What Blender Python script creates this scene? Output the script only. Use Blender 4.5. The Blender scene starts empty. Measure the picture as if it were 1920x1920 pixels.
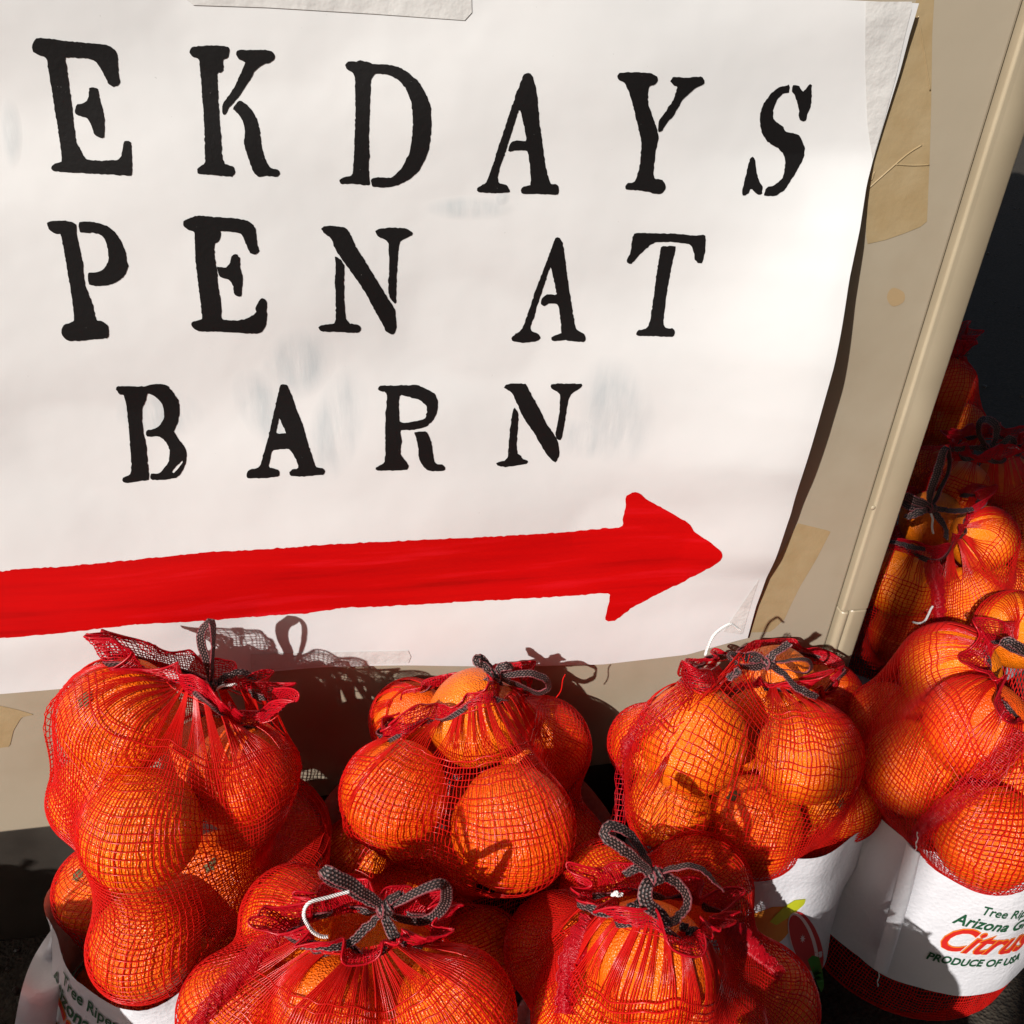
import bpy, bmesh, math, random
import numpy as np
from mathutils import Vector, Matrix, Quaternion
from mathutils.bvhtree import BVHTree

random.seed(7); rng = np.random.default_rng(7)
scene = bpy.context.scene
C = scene.collection

# ------------------------------------------------------------------ camera
FPX, CAM_H, CAM_D = 1750.0, 0.88, 0.60           # focal length in photo pixels, height, distance to the cabinet front
def nrm(v): v = np.array(v, float); return v / np.linalg.norm(v)
AX_D = nrm((-147, 2640, FPX))                    # world down, right and forward seen in camera axes
AX_R = np.array((9840, -611, FPX)); AX_R = nrm(AX_R - AX_D * np.dot(AX_R, AX_D))
AX_F = np.cross(AX_R, AX_D)
CAM = np.array((0.0, -CAM_D, CAM_H))
cam_data = bpy.data.cameras.new('camera'); cam = bpy.data.objects.new('camera', cam_data); C.objects.link(cam)
cx_ = (AX_R[0], AX_F[0], -AX_D[0]); cy_ = (-AX_R[1], -AX_F[1], AX_D[1]); cz_ = (-AX_R[2], -AX_F[2], AX_D[2])
cam.matrix_world = Matrix(((cx_[0], cy_[0], cz_[0], CAM[0]), (cx_[1], cy_[1], cz_[1], CAM[1]),
                           (cx_[2], cy_[2], cz_[2], CAM[2]), (0, 0, 0, 1)))
cam_data.sensor_width = 36; cam_data.lens = 36 * FPX / 1920; cam_data.clip_start = 0.02; cam_data.clip_end = 800
scene.camera = cam

# ------------------------------------------------------------------ light
SUN = nrm((0.90, 1.0, -0.88))                    # the way the sunlight travels
el = math.asin(-SUN[2]); az = math.atan2(-SUN[0], -SUN[1])
world = bpy.data.worlds.new('World'); scene.world = world; world.use_nodes = True
wn = world.node_tree.nodes; wl = world.node_tree.links
sky = wn.new('ShaderNodeTexSky'); sky.sky_type = 'NISHITA'; sky.sun_disc = False
sky.sun_elevation = el; sky.sun_rotation = az; sky.dust_density = 3.5; sky.ozone_density = .4
bg = wn['Background']; bg.inputs['Strength'].default_value = 0.05
wl.new(sky.outputs['Color'], bg.inputs['Color'])
sd = bpy.data.lights.new('sun', 'SUN'); sd.energy = 4.95; sd.angle = math.radians(0.5); sd.color = (1.0, 0.972, 0.935)
sun = bpy.data.objects.new('sun', sd); C.objects.link(sun)
sun.rotation_euler = Vector(SUN).to_track_quat('-Z', 'Y').to_euler()
vs = scene.view_settings
vs.view_transform = 'Standard'; vs.look = 'None'; vs.exposure = 0.0; vs.gamma = 1.0; vs.use_curve_mapping = False
scene.cycles.max_bounces = 8; scene.cycles.diffuse_bounces = 5; scene.cycles.transmission_bounces = 4
scene.cycles.transparent_max_bounces = 12

# ------------------------------------------------------------------ pixel <-> place (all results are real places)
def ray(px, py):
    r = np.array(((px - 960) / FPX, (py - 960) / FPX, 1.0))
    return np.array((r @ AX_R, r @ AX_F, -(r @ AX_D)))
def at_y(px, py, y): r = ray(px, py); return CAM + r * ((y + CAM_D) / r[1])
def at_z(px, py, z): r = ray(px, py); return CAM + r * ((z - CAM_H) / r[2])
def at_t(px, py, t): return CAM + ray(px, py) * t

# ------------------------------------------------------------------ materials
def mat(name, col, rough=0.6, spec=0.5, **kw):
    m = bpy.data.materials.new(name); m.use_nodes = True
    b = m.node_tree.nodes['Principled BSDF']
    b.inputs['Base Color'].default_value = (*col, 1); b.inputs['Roughness'].default_value = rough
    b.inputs['Specular IOR Level'].default_value = spec
    for k, v in kw.items(): b.inputs[k.replace('_', ' ')].default_value = v
    return m
def nodes(m): return m.node_tree.nodes, m.node_tree.links, m.node_tree.nodes['Principled BSDF']
def noise(m, scale, detail=4, rough=.55, coord='Object', vec=None):
    n, l, _ = nodes(m)
    t = n.new('ShaderNodeTexNoise'); t.inputs['Scale'].default_value = scale
    t.inputs['Detail'].default_value = detail; t.inputs['Roughness'].default_value = rough
    if vec is None: tc = n.new('ShaderNodeTexCoord'); vec = tc.outputs[coord]
    l.new(vec, t.inputs['Vector']); return t
def ramp(m, fac, stops):
    n, l, _ = nodes(m); r = n.new('ShaderNodeValToRGB')
    while len(r.color_ramp.elements) < len(stops): r.color_ramp.elements.new(.5)
    for e, (p, c) in zip(r.color_ramp.elements, stops): e.position = p; e.color = (*c, 1)
    l.new(fac, r.inputs['Fac']); return r
def bump(m, height, strength, dist):
    n, l, b = nodes(m); bp = n.new('ShaderNodeBump')
    bp.inputs['Strength'].default_value = strength; bp.inputs['Distance'].default_value = dist
    l.new(height, bp.inputs['Height']); 
    prev = b.inputs['Normal'].links
    if prev: l.new(prev[0].from_socket, bp.inputs['Normal'])
    l.new(bp.outputs['Normal'], b.inputs['Normal'])
def mixcol(m, fac, a, b_, blend='MIX'):
    n, l, _ = nodes(m); x = n.new('ShaderNodeMix'); x.data_type = 'RGBA'; x.blend_type = blend
    for s, v in ((x.inputs[0], fac), (x.inputs[6], a), (x.inputs[7], b_)):
        if isinstance(v, (int, float)): s.default_value = v
        elif isinstance(v, tuple): s.default_value = (*v, 1)
        else: l.new(v, s)
    return x.outputs[2]
def math_(m, op, a, b_=None, clamp=False):
    n, l, _ = nodes(m); x = n.new('ShaderNodeMath'); x.operation = op; x.use_clamp = clamp
    for s, v in zip(x.inputs, (a, b_)):
        if v is None: continue
        if isinstance(v, (int, float)): s.default_value = v
        else: l.new(v, s)
    return x.outputs[0]

M = {}
# tan enamelled steel, lightly stained
m = M['tan'] = mat('tan_enamel', (.47, .385, .265), .42)
t = noise(m, 5, 6); r = ramp(m, t.outputs['Fac'], [(.28, (.315, .253, .175)), (.48, (.365, .307, .225)), (.72, (.385, .325, .242))])
nodes(m)[1].new(r.outputs['Color'], nodes(m)[2].inputs['Base Color'])
bump(m, noise(m, 14, 3).outputs['Fac'], .25, .004)
m = M['post'] = mat('cream_enamel', (.54, .43, .28), .36)
t = noise(m, 9, 6); r = ramp(m, t.outputs['Fac'], [(.3, (.39, .32, .215)), (.6, (.45, .375, .26))])
nodes(m)[1].new(r.outputs['Color'], nodes(m)[2].inputs['Base Color'])
M['gap'] = mat('dark_gap', (.03, .025, .02), .8)
m = M['plinth'] = mat('grey_plinth', (.2, .185, .165), .3)
t = noise(m, 12, 6); r = ramp(m, t.outputs['Fac'], [(.3, (.028, .023, .019)), (.7, (.065, .055, .046))])
nodes(m)[1].new(r.outputs['Color'], nodes(m)[2].inputs['Base Color'])
# asphalt
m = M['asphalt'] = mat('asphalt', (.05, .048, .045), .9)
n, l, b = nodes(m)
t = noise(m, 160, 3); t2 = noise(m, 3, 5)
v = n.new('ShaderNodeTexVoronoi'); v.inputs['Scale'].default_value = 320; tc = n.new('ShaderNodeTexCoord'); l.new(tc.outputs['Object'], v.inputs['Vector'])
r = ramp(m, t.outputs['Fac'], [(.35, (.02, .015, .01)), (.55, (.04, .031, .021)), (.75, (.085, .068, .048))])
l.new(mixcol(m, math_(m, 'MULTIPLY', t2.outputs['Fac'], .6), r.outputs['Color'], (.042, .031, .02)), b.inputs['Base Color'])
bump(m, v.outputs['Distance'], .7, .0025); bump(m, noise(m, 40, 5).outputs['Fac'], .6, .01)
# poster paper with faint corrections in bluish white
m = M['paper'] = mat('poster_paper', (.8, .8, .8), .48)
n, l, b = nodes(m); tc = n.new('ShaderNodeTexCoord'); obj_vec = tc.outputs['Object']
def ellipse(cx, cz, rx, rz, ang=0):
    mp = n.new('ShaderNodeMapping'); mp.vector_type = 'TEXTURE'
    mp.inputs['Location'].default_value = (cx, 0, cz); mp.inputs['Rotation'].default_value = (0, ang, 0)
    mp.inputs['Scale'].default_value = (rx, 1e3, rz); l.new(obj_vec, mp.inputs['Vector'])
    ln = n.new('ShaderNodeVectorMath'); ln.operation = 'LENGTH'; l.new(mp.outputs[0], ln.inputs[0])
    return math_(m, 'SUBTRACT', 1.0, ln.outputs['Value'], True)
acc = None
for px, py, rx, rz, a in ((560, 680, .024, .03, .5), (500, 770, .02, .035, -.4), (630, 800, .02, .05, .3), (1150, 770, .03, .05, -.3), (1100, 820, .025, .02, .2),
                          (940, 372, .005, .007, .4), (880, 390, .03, .008, 0), (20, 250, .006, .02, .2), (300, 780, .03, .02, 0)):
    p = at_y(px, py, -.004); e = ellipse(p[0], p[2] - at_y(1690, 3, -.003)[2], rx, rz, a)
    acc = e if acc is None else math_(m, 'MAXIMUM', acc, e)
mp = n.new('ShaderNodeMapping'); mp.inputs['Rotation'].default_value = (0, .5, 0); mp.inputs['Scale'].default_value = (60, 1, 9); l.new(obj_vec, mp.inputs['Vector'])
st = noise(m, 1.0, 6, .65, vec=mp.outputs[0])
fac = math_(m, 'MULTIPLY', math_(m, 'MULTIPLY', acc, 2.0, True), math_(m, 'MULTIPLY', math_(m, 'SUBTRACT', st.outputs['Fac'], .33), 2.6, True), True)
sm = noise(m, 6, 5); rr = ramp(m, sm.outputs['Fac'], [(.3, (.645, .64, .635)), (.6, (.685, .68, .675))])
base = mixcol(m, math_(m, 'MULTIPLY', fac, 1.0), rr.outputs['Color'], (.47, .505, .52))
sp = noise(m, 420, 2); spk = math_(m, 'GREATER_THAN', sp.outputs['Fac'], .79)
l.new(mixcol(m, math_(m, 'MULTIPLY', spk, .45), base, (.3, .29, .28)), b.inputs['Base Color'])
bump(m, math_(m, 'MULTIPLY', st.outputs['Fac'], acc), .35, .0015); bump(m, noise(m, 11, 3).outputs['Fac'], .22, .008); bump(m, noise(m, 45, 5).outputs['Fac'], .10, .002)
# black stencil paint, red brush paint
m = M['black'] = mat('black_stencil_paint', (.006, .005, .005), .55, .22)
t = noise(m, 900, 2); r = ramp(m, t.outputs['Fac'], [(.76, (.006, .005, .005)), (.82, (.25, .24, .23))])
nodes(m)[1].new(r.outputs['Color'], nodes(m)[2].inputs['Base Color']); bump(m, noise(m, 300, 3).outputs['Fac'], .3, .0006)
m = M['redpaint'] = mat('red_brush_paint', (.62, .003, .004), .5, .18)
n, l, b = nodes(m); tc = n.new('ShaderNodeTexCoord'); mp = n.new('ShaderNodeMapping'); mp.inputs['Scale'].default_value = (5, 5, 70); l.new(tc.outputs['Object'], mp.inputs['Vector'])
t = noise(m, 1.0, 6, .6, vec=mp.outputs[0]); r = ramp(m, t.outputs['Fac'], [(.28, (.37, .0008, .001)), (.42, (.48, .001, .0015)), (.56, (.53, .0012, .0015)), (.74, (.64, .007, .014))])
l.new(r.outputs['Color'], b.inputs['Base Color']); bump(m, t.outputs['Fac'], .25, .0008)
# tapes
m = M['old_tape'] = mat('yellowed_tape', (.50, .345, .16), .25)
t = noise(m, 40, 5); r = ramp(m, t.outputs['Fac'], [(.3, (.345, .245, .125)), (.7, (.385, .29, .165))])
nodes(m)[1].new(r.outputs['Color'], nodes(m)[2].inputs['Base Color']); bump(m, noise(m, 60, 4).outputs['Fac'], .4, .002)
m = M['white_tape'] = mat('clear_tape_over_paper', (.60, .585, .565), .22)
mp_n = noise(m, 22, 5); bump(m, mp_n.outputs['Fac'], .8, .006)
m = M['stain'] = mat('brown_stain', (.37, .26, .14), .5)
# oranges
m = M['orange'] = mat('orange_peel', (.9, .3, .02), .34, .5)
n, l, b = nodes(m); tc = n.new('ShaderNodeTexCoord')
oi = n.new('ShaderNodeObjectInfo')
t = noise(m, 1.6, 5); r = ramp(m, t.outputs['Fac'], [(.3, (.90, .145, .003)), (.55, (.95, .178, .004)), (.75, (.96, .215, .006))])
fl = noise(m, 7, 6, .7); fk = ramp(m, fl.outputs['Fac'], [(.66, (1, 1, 1)), (.74, (.62, .5, .38))])
hs = n.new('ShaderNodeHueSaturation'); l.new(mixcol(m, 1.0, mixcol(m, 1.0, r.outputs['Color'], fk.outputs['Color'], 'MULTIPLY'), oi.outputs['Color'], 'MULTIPLY'), hs.inputs['Color'])
l.new(math_(m, 'ADD', math_(m, 'MULTIPLY', oi.outputs['Random'], .022), .487), hs.inputs['Hue'])
l.new(math_(m, 'ADD', math_(m, 'MULTIPLY', oi.outputs['Random'], .12), .9), hs.inputs['Value'])
l.new(hs.outputs['Color'], b.inputs['Base Color'])
v = n.new('ShaderNodeTexVoronoi'); v.inputs['Scale'].default_value = 26; l.new(tc.outputs['Object'], v.inputs['Vector'])
bump(m, v.outputs['Distance'], .55, .0022); bump(m, noise(m, 4, 3).outputs['Fac'], .2, .004)
M['button'] = mat('stem_button_brown', (.12, .11, .04), .8)
# net: glossy red plastic tape that also lets light through
def plastic(name, col, rough, tr):
    m = mat(name, col, rough, .6); n, l, b = nodes(m)
    tl = n.new('ShaderNodeBsdfTranslucent'); tl.inputs['Color'].default_value = (*[min(1, c * 1.1) for c in col], 1)
    mx = n.new('ShaderNodeMixShader'); mx.inputs[0].default_value = tr
    l.new(b.outputs[0], mx.inputs[1]); l.new(tl.outputs[0], mx.inputs[2]); l.new(mx.outputs[0], n['Material Output'].inputs['Surface'])
    return m
M['net'] = plastic('red_net_plastic', (.82, .02, .014), .24, .5)
M['hem'] = plastic('red_hem_plastic', (.74, .008, .024), .3, .45)
# woven ribbon (UV: u across 0..1, v in metres along)
m = M['ribbon'] = mat('woven_ribbon', (.03, .02, .02), .55)
n, l, b = nodes(m); uv = n.new('ShaderNodeUVMap'); sx = n.new('ShaderNodeSeparateXYZ'); l.new(uv.outputs[0], sx.inputs[0])
u4 = math_(m, 'MULTIPLY', sx.outputs[0], 4.0); row = math_(m, 'FLOOR', u4); fu = math_(m, 'SUBTRACT', math_(m, 'FRACT', u4), .5)
vv = math_(m, 'ADD', math_(m, 'DIVIDE', sx.outputs[1], .0027), math_(m, 'MULTIPLY', row, .5)); fv = math_(m, 'SUBTRACT', math_(m, 'FRACT', vv), .5)
d2 = math_(m, 'ADD', math_(m, 'MULTIPLY', fu, fu), math_(m, 'MULTIPLY', fv, fv)); dot = math_(m, 'LESS_THAN', d2, .06)
edge = math_(m, 'GREATER_THAN', math_(m, 'ABSOLUTE', math_(m, 'SUBTRACT', sx.outputs[0], .5)), .44)
c1 = mixcol(m, dot, (.012, .005, .005), (.20, .115, .105)); l.new(mixcol(m, edge, c1, (.24, .05, .06)), b.inputs['Base Color'])
bump(m, math_(m, 'SUBTRACT', .25, d2), .8, .0015)
M['string'] = mat('white_cotton', (.82, .80, .78), .7)
m = M['band'] = mat('white_woven_film', (.70, .69, .72), .38)
n, l, b = nodes(m); t = noise(m, 30, 5); bump(m, t.outputs['Fac'], .5, .004)
v = n.new('ShaderNodeTexVoronoi'); v.inputs['Scale'].default_value = 260; tc = n.new('ShaderNodeTexCoord'); l.new(tc.outputs['Object'], v.inputs['Vector']); bump(m, v.outputs['Distance'], .3, .001)
M['print_green'] = mat('dark_green_print', (.012, .085, .035), .5)
M['print_red'] = mat('red_print', (.62, .02, .015), .45)
M['print_amber'] = mat('orange_print', (.85, .22, .02), .45)
M['print_pale'] = mat('pale_pink_print', (.80, .62, .60), .45)
M['print_flesh'] = mat('grapefruit_print', (.55, .03, .035), .45)
M['print_lime'] = mat('lime_print', (.50, .52, .02), .45)
M['print_leaf'] = mat('leaf_print', (.05, .22, .03), .45)
M['print_peel'] = mat('peel_print', (.75, .25, .03), .45)

# ------------------------------------------------------------------ objects
def link(o, parent=None):
    C.objects.link(o)
    if parent is not None: o.parent = parent
    return o
def tag(o, label=None, cat=None, group=None, kind=None):
    for k, v in (('label', label), ('category', cat), ('group', group), ('kind', kind)):
        if v: o[k] = v
    return o
def empty(name, loc, label, cat, group=None):
    o = bpy.data.objects.new(name, None); o.location = Vector(loc); o.empty_display_size = .05
    return tag(link(o), label, cat, group)
def mesh_np(name, verts, faces, material, parent=None, smooth=False, uv=None, origin=None):
    """verts (n,3) in world; faces (m,3|4) or list of tuples; object origin at origin (or parent's place)"""
    me = bpy.data.meshes.new(name); verts = np.asarray(verts, float)
    off = np.zeros(3)
    if origin is not None: off = np.array(origin, float)
    elif parent is not None: off = np.array(parent.location)
    me.from_pydata((verts - off).tolist(), [], faces.tolist() if isinstance(faces, np.ndarray) else faces)
    me.materials.append(material)
    if smooth: me.polygons.foreach_set('use_smooth', [True] * len(me.polygons))
    if uv is not None:
        ul = me.uv_layers.new(name='UVMap'); li = np.zeros(len(me.loops), int); me.loops.foreach_get('vertex_index', li)
        ul.data.foreach_set('uv', np.asarray(uv, float)[li].ravel())
    me.update()
    o = bpy.data.objects.new(name, me)
    if parent is None: o.location = Vector(off)
    return link(o, parent)
def bm_obj(name, bm, material, parent=None, smooth=False):
    me = bpy.data.meshes.new(name)
    if parent is not None: bmesh.ops.translate(bm, verts=bm.verts, vec=-parent.location)
    bmesh.ops.recalc_face_normals(bm, faces=bm.faces)
    bm.to_mesh(me); bm.free(); me.materials.append(material)
    if smooth: me.polygons.foreach_set('use_smooth', [True] * len(me.polygons))
    return link(bpy.data.objects.new(name, me), parent)
def box_bm(x0, x1, y0, y1, z0, z1, bev=0.0, seg=3):
    bm = bmesh.new(); bmesh.ops.create_cube(bm, size=1)
    bmesh.ops.scale(bm, verts=bm.verts, vec=(x1 - x0, y1 - y0, z1 - z0)); bmesh.ops.translate(bm, verts=bm.verts, vec=((x0 + x1) / 2, (y0 + y1) / 2, (z0 + z1) / 2))
    if bev: bmesh.ops.bevel(bm, geom=bm.edges[:], offset=bev, segments=seg, affect='EDGES', profile=.5)
    return bm
def catmull(P, n, closed=False):
    P = np.asarray(P, float); N = len(P); segs = N if closed else N - 1; out = []
    for i in np.linspace(0, segs, n, endpoint=not closed):
        k = min(int(i), segs - 1); f = i - k
        idx = [(k + j) % N if closed else min(max(k + j, 0), N - 1) for j in (-1, 0, 1, 2)]
        a, b_, c, d = P[idx]
        out.append(.5 * ((2 * b_) + (-a + c) * f + (2 * a - 5 * b_ + 4 * c - d) * f * f + (-a + 3 * b_ - 3 * c + d) * f ** 3))
    return np.array(out)
def resample(P, n, closed=False):
    Q = np.vstack([P, P[:1]]) if closed else P
    s = np.r_[0, np.cumsum(np.linalg.norm(np.diff(Q, axis=0), axis=1))]
    t = np.linspace(0, s[-1], n, endpoint=not closed)
    return np.stack([np.interp(t, s, Q[:, k]) for k in range(Q.shape[1])], 1)
def tube(P, r, sides=6, closed=False):
    P = np.asarray(P, float); n = len(P); T = np.gradient(P, axis=0)
    if closed: T = np.roll(P, -1, 0) - np.roll(P, 1, 0)
    T /= np.linalg.norm(T, axis=1)[:, None] + 1e-12
    up = np.array((.13, .31, .94)); A = np.cross(T, up); A /= np.linalg.norm(A, axis=1)[:, None] + 1e-12; B = np.cross(T, A)
    rr = np.full(n, r) if np.isscalar(r) else np.asarray(r)
    V = []
    for k in range(sides):
        a = 2 * math.pi * k / sides; V.append(P + (A * math.cos(a) + B * math.sin(a)) * rr[:, None])
    V = np.stack(V, 1).reshape(-1, 3); F = []
    for i in range(n if closed else n - 1):
        j = (i + 1) % n
        for k in range(sides):
            k2 = (k + 1) % sides; F.append((i * sides + k, i * sides + k2, j * sides + k2, j * sides + k))
    if not closed: F += [tuple(range(sides))[::-1], tuple((n - 1) * sides + k for k in range(sides))]
    return V, F
class Join:
    def __init__(s): s.V = []; s.F = []; s.U = []; s.n = 0
    def add(s, V, F, U=None):
        s.V.append(np.asarray(V, float)); s.F += [tuple(i + s.n for i in f) for f in F]; s.n += len(V)
        if U is not None: s.U.append(np.asarray(U, float))
    def obj(s, name, material, parent=None, smooth=False):
        return mesh_np(name, np.vstack(s.V), s.F, material, parent, smooth, np.vstack(s.U) if s.U else None)
def strip(P, W, w, th=.0006, v0=0.0):
    """ribbon along P, width direction W (per point), width w, thickness th: 4 verts per station"""
    P = np.asarray(P, float); W = np.asarray(W, float); W = W / (np.linalg.norm(W, axis=1)[:, None] + 1e-12)
    T = np.gradient(P, axis=0); N = np.cross(T, W); N /= np.linalg.norm(N, axis=1)[:, None] + 1e-12
    ww = (np.full(len(P), w) if np.isscalar(w) else np.asarray(w))[:, None] / 2
    V = np.stack([P - W * ww - N * th / 2, P + W * ww - N * th / 2, P + W * ww + N * th / 2, P - W * ww + N * th / 2], 1).reshape(-1, 3)
    s = np.r_[0, np.cumsum(np.linalg.norm(np.diff(P, axis=0), axis=1))] + v0
    U = np.stack([np.stack([np.full(len(P), u), s], 1) for u in (0, 1, 1, 0)], 1).reshape(-1, 2); F = []
    for i in range(len(P) - 1):
        a, b_ = i * 4, i * 4 + 4
        for k in range(4): F.append((a + k, a + (k + 1) % 4, b_ + (k + 1) % 4, b_ + k))
    F += [(3, 2, 1, 0), tuple(4 * (len(P) - 1) + k for k in range(4))]
    return V, F, U

# ------------------------------------------------------------------ ground
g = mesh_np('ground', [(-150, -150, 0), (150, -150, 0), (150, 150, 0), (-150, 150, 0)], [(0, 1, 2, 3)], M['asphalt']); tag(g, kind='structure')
J = Join()
for i in range(900):
    if i % 3 == 0: x, y = rng.uniform(-.55, -.2), rng.uniform(-.45, -.005)
    else: x, y = rng.uniform(.55, 2.9), rng.uniform(.2, 3.3)
    r_ = rng.uniform(.0015, .006); bm = bmesh.new(); bmesh.ops.create_icosphere(bm, subdivisions=1, radius=r_)
    V = np.array([v.co for v in bm.verts]) * rng.uniform(.6, 1.2, 3) + rng.normal(0, r_ * .12, (len(bm.verts), 3)) + (x, y, r_ * .45)
    J.add(V, [[v.index for v in f.verts] for f in bm.faces]); bm.free()
tag(J.obj('gravel', M['plinth']), kind='stuff')

# ------------------------------------------------------------------ tan cabinet behind the fruit
XG, XE, ZP, ZT, ZJ = .4415, .4695, .1645, 2.35, .3435     # groove, right edge, panel foot, top, joint in the corner post
cab = empty('metal_cabinet', (0, .15, 0), 'tall tan metal cabinet with cream corner post, wearing the hand painted paper sign', 'cabinet')
bm_obj('body', box_bm(-1.2, XE - .004, .010, .34, ZP + .003, ZT - .003), M['gap'], cab)
bm_obj('front_panel', box_bm(-1.195, XG - .0016, 0, .014, ZP, ZT, .0025, 2), M['tan'], cab)
bm_obj('side_panel', box_bm(XE - .008, XE - .001, .016, .345, ZP, ZT, .001, 1), M['tan'], cab)
bm_obj('plinth', box_bm(-1.17, XE - .012, .004, .32, 0, ZP - .0015, .003, 2), M['plinth'], cab)
def extrude_profile(name, prof, z0, z1, material, parent):
    n = len(prof); bm = bmesh.new()
    ring = []
    for z, k in ((z0, .0009), (z0 + .0012, 0), (z1 - .0012, 0), (z1, .0009)):
        c = np.mean(prof, 0); ring.append([bm.verts.new((*(np.array(p) + (c - p) / np.linalg.norm(c - p) * k), z)) for p in prof])
    for a, b_ in zip(ring[:-1], ring[1:]):
        for i in range(n): bm.faces.new((a[i], a[(i + 1) % n], b_[(i + 1) % n], b_[i]))
    bm.faces.new(ring[0][::-1]); bm.faces.new(ring[-1])
    return bm_obj(name, bm, material, parent, False)
def arc(cx, cy, r, a0, a1, n=7): return [(cx + r * math.cos(math.radians(a)), cy + r * math.sin(math.radians(a))) for a in np.linspace(a0, a1, n)]
x0 = XG + .0010
prof = [(x0, .012)] + arc(x0 + .0022, -.0026, .0022, 180, 275, 8) + [(x0 + .006, -.0044), (x0 + .014, -.0042)] + arc(XE - .002, -.0020, .002, 280, 360, 5) + [(XE, .012)]
extrude_profile('corner_post', prof, ZJ, ZT, M['post'], cab)
prof = [(x0, .012)] + arc(x0 + .0045, -.0015, .0045, 180, 360, 11) + [(x0 + .009, .012)]
extrude_profile('lower_post', prof, ZP, ZJ - .0008, M['post'], cab)
xm = x0 + .0100
prof = [(xm, .012)] + arc(xm + .004, -.0005, .004, 180, 270, 6) + arc(XE - .003, -.0015, .003, 270, 360, 5) + [(XE, .012)]
extrude_profile('lower_post', prof, ZP, ZJ - .0008, M['post'], cab)
bm = bmesh.new(); bmesh.ops.create_uvsphere(bm, u_segments=10, v_segments=6, radius=.0022)
p = at_y(1637, 952, -.005); bmesh.ops.scale(bm, verts=bm.verts, vec=(1, .5, 1)); bmesh.ops.translate(bm, verts=bm.verts, vec=p)
bm_obj('rivet', bm, M['post'], cab, True)

# ------------------------------------------------------------------ unseen canopy, added behind the viewer to shade the far bags
can = empty('added_shade_canopy', (1.2, -3.2, 0), 'unseen dark canopy on four poles, added behind the viewer to shade the far bags', 'canopy')
outl = [(-1.318, -5.6), (-1.318, -1.985), (.467 - .9 * 1.74, -1.74), (.45 - .9 * 1.62, -1.62), (.45 - .9 * 1.42, -1.42), (-.62, -.1), (2.6, -.1), (2.6, -5.6)]
def slab(name, P2, z0, z1, material, parent):
    bm = bmesh.new(); lo = [bm.verts.new((x, y, z0)) for x, y in P2]; hi = [bm.verts.new((x, y, z1)) for x, y in P2]; n = len(P2)
    bm.faces.new(lo[::-1]); bm.faces.new(hi)
    for i in range(n): bm.faces.new((lo[i], lo[(i + 1) % n], hi[(i + 1) % n], hi[i]))
    return bm_obj(name, bm, material, parent)
M['shade_cloth'] = mat('dark_shade_cloth', (.06, .07, .06), .9)
slab('shade_roof', outl, 2.30, 2.33, M['shade_cloth'], can)
def shade_strip(u0, u1, y0, y1): return [(u0 + .9 * y0, y0), (u1 + .9 * y0, y0), (u1 + .9 * y1, y1), (u0 + .9 * y1, y1)]  # unseen strips beside the canopy, added only to shade parts of chosen bags
slab('added_shade_strip', shade_strip(.475, .538, -2.33, -1.94), 2.302, 2.322, M['shade_cloth'], can)
slab('added_shade_strip', shade_strip(.500, .563, -2.47, -2.325), 2.303, 2.321, M['shade_cloth'], can)
slab('added_shade_strip', shade_strip(.54, .622, -2.70, -2.475), 2.304, 2.320, M['shade_cloth'], can)
for x, y in ((-1.2, -5.5), (-1.2, -2.25), (2.5, -5.5), (2.5, -.3)): bm_obj('pole', box_bm(x - .02, x + .02, y - .02, y + .02, 0, 2.299, .004, 1), M['post'], can)

# ------------------------------------------------------------------ paper sign
edge_px = [(1712, -4, 0.002), (1695, 60, 0.002), (1680, 130, 0.002), (1652, 235, 0.003), (1638, 290, 0.004), (1624, 345, 0.012), (1611, 430, 0.024), (1592, 520, 0.033), (1555, 680, 0.039),
           (1528, 780, 0.039), (1500, 880, 0.035), (1479, 958, 0.026), (1447, 1036, 0.015), (1430, 1072, 0.006), (1413, 1127, 0.003), (1398, 1192, 0.002)]
edge_P = np.array([at_y(a, b_, -c) for a, b_, c in edge_px])[::-1]
def x_right(z): return np.interp(z, edge_P[:, 2], edge_P[:, 0])
def lift_at(z): return np.interp(z, edge_P[:, 2], -edge_P[:, 1])
bot_P = np.array([at_y(a, b_, -.003) for a, b_ in ((-900, 1368), (-400, 1333), (0, 1300), (200, 1282), (300, 1274), (600, 1251), (770, 1246), (1000, 1245), (1130, 1242), (1290, 1224), (1398, 1192))])
def z_bottom(x): return np.interp(x, bot_P[:, 0], bot_P[:, 2])
def y_paper(x, z):
    x = np.asarray(x, float); z = np.asarray(z, float); d = np.maximum(x_right(z) - x, 0)
    lift = lift_at(z) * np.exp(-(d / .075) ** 1.3)
    w = 0.0028 * np.sin(x * 21 + z * 13 + .6) + 0.0020 * np.sin(x * 9 - z * 27 + 2) + .0011 * np.sin(x * 37 + z * 31 + 1) + .0007 * np.sin(z * 60 - x * 15)
    low = np.clip((z - z_bottom(x)) / .05, 0, 1)
    return -(.0045 + np.maximum(w, -.0036) * (.35 + .65 * low) + lift)
ZTOP = at_y(1690, 3, -.003)[2]
def on_paper(px, py, off=.0004):
    y = -.005
    for _ in range(5): p = at_y(px, py, y); y = float(y_paper(p[0], p[2])) - off
    return p
sign = empty('paper_sign', (0, -.002, ZTOP), 'white paper sign with black stencilled letters and a long red arrow taped to the cabinet', 'sign')
NUx, NVz = 150, 90; V = []; 
for j in range(NVz):
    for i in range(NUx):
        u = (i / (NUx - 1)) ** .8; v = j / (NVz - 1); z = ZTOP * v + .35 * (1 - v)
        for _ in range(4): x = -.95 + u * (x_right(z) + .95); z = z_bottom(x) + (ZTOP - z_bottom(x)) * v
        V.append((x, float(y_paper(x, z)), z))
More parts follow.
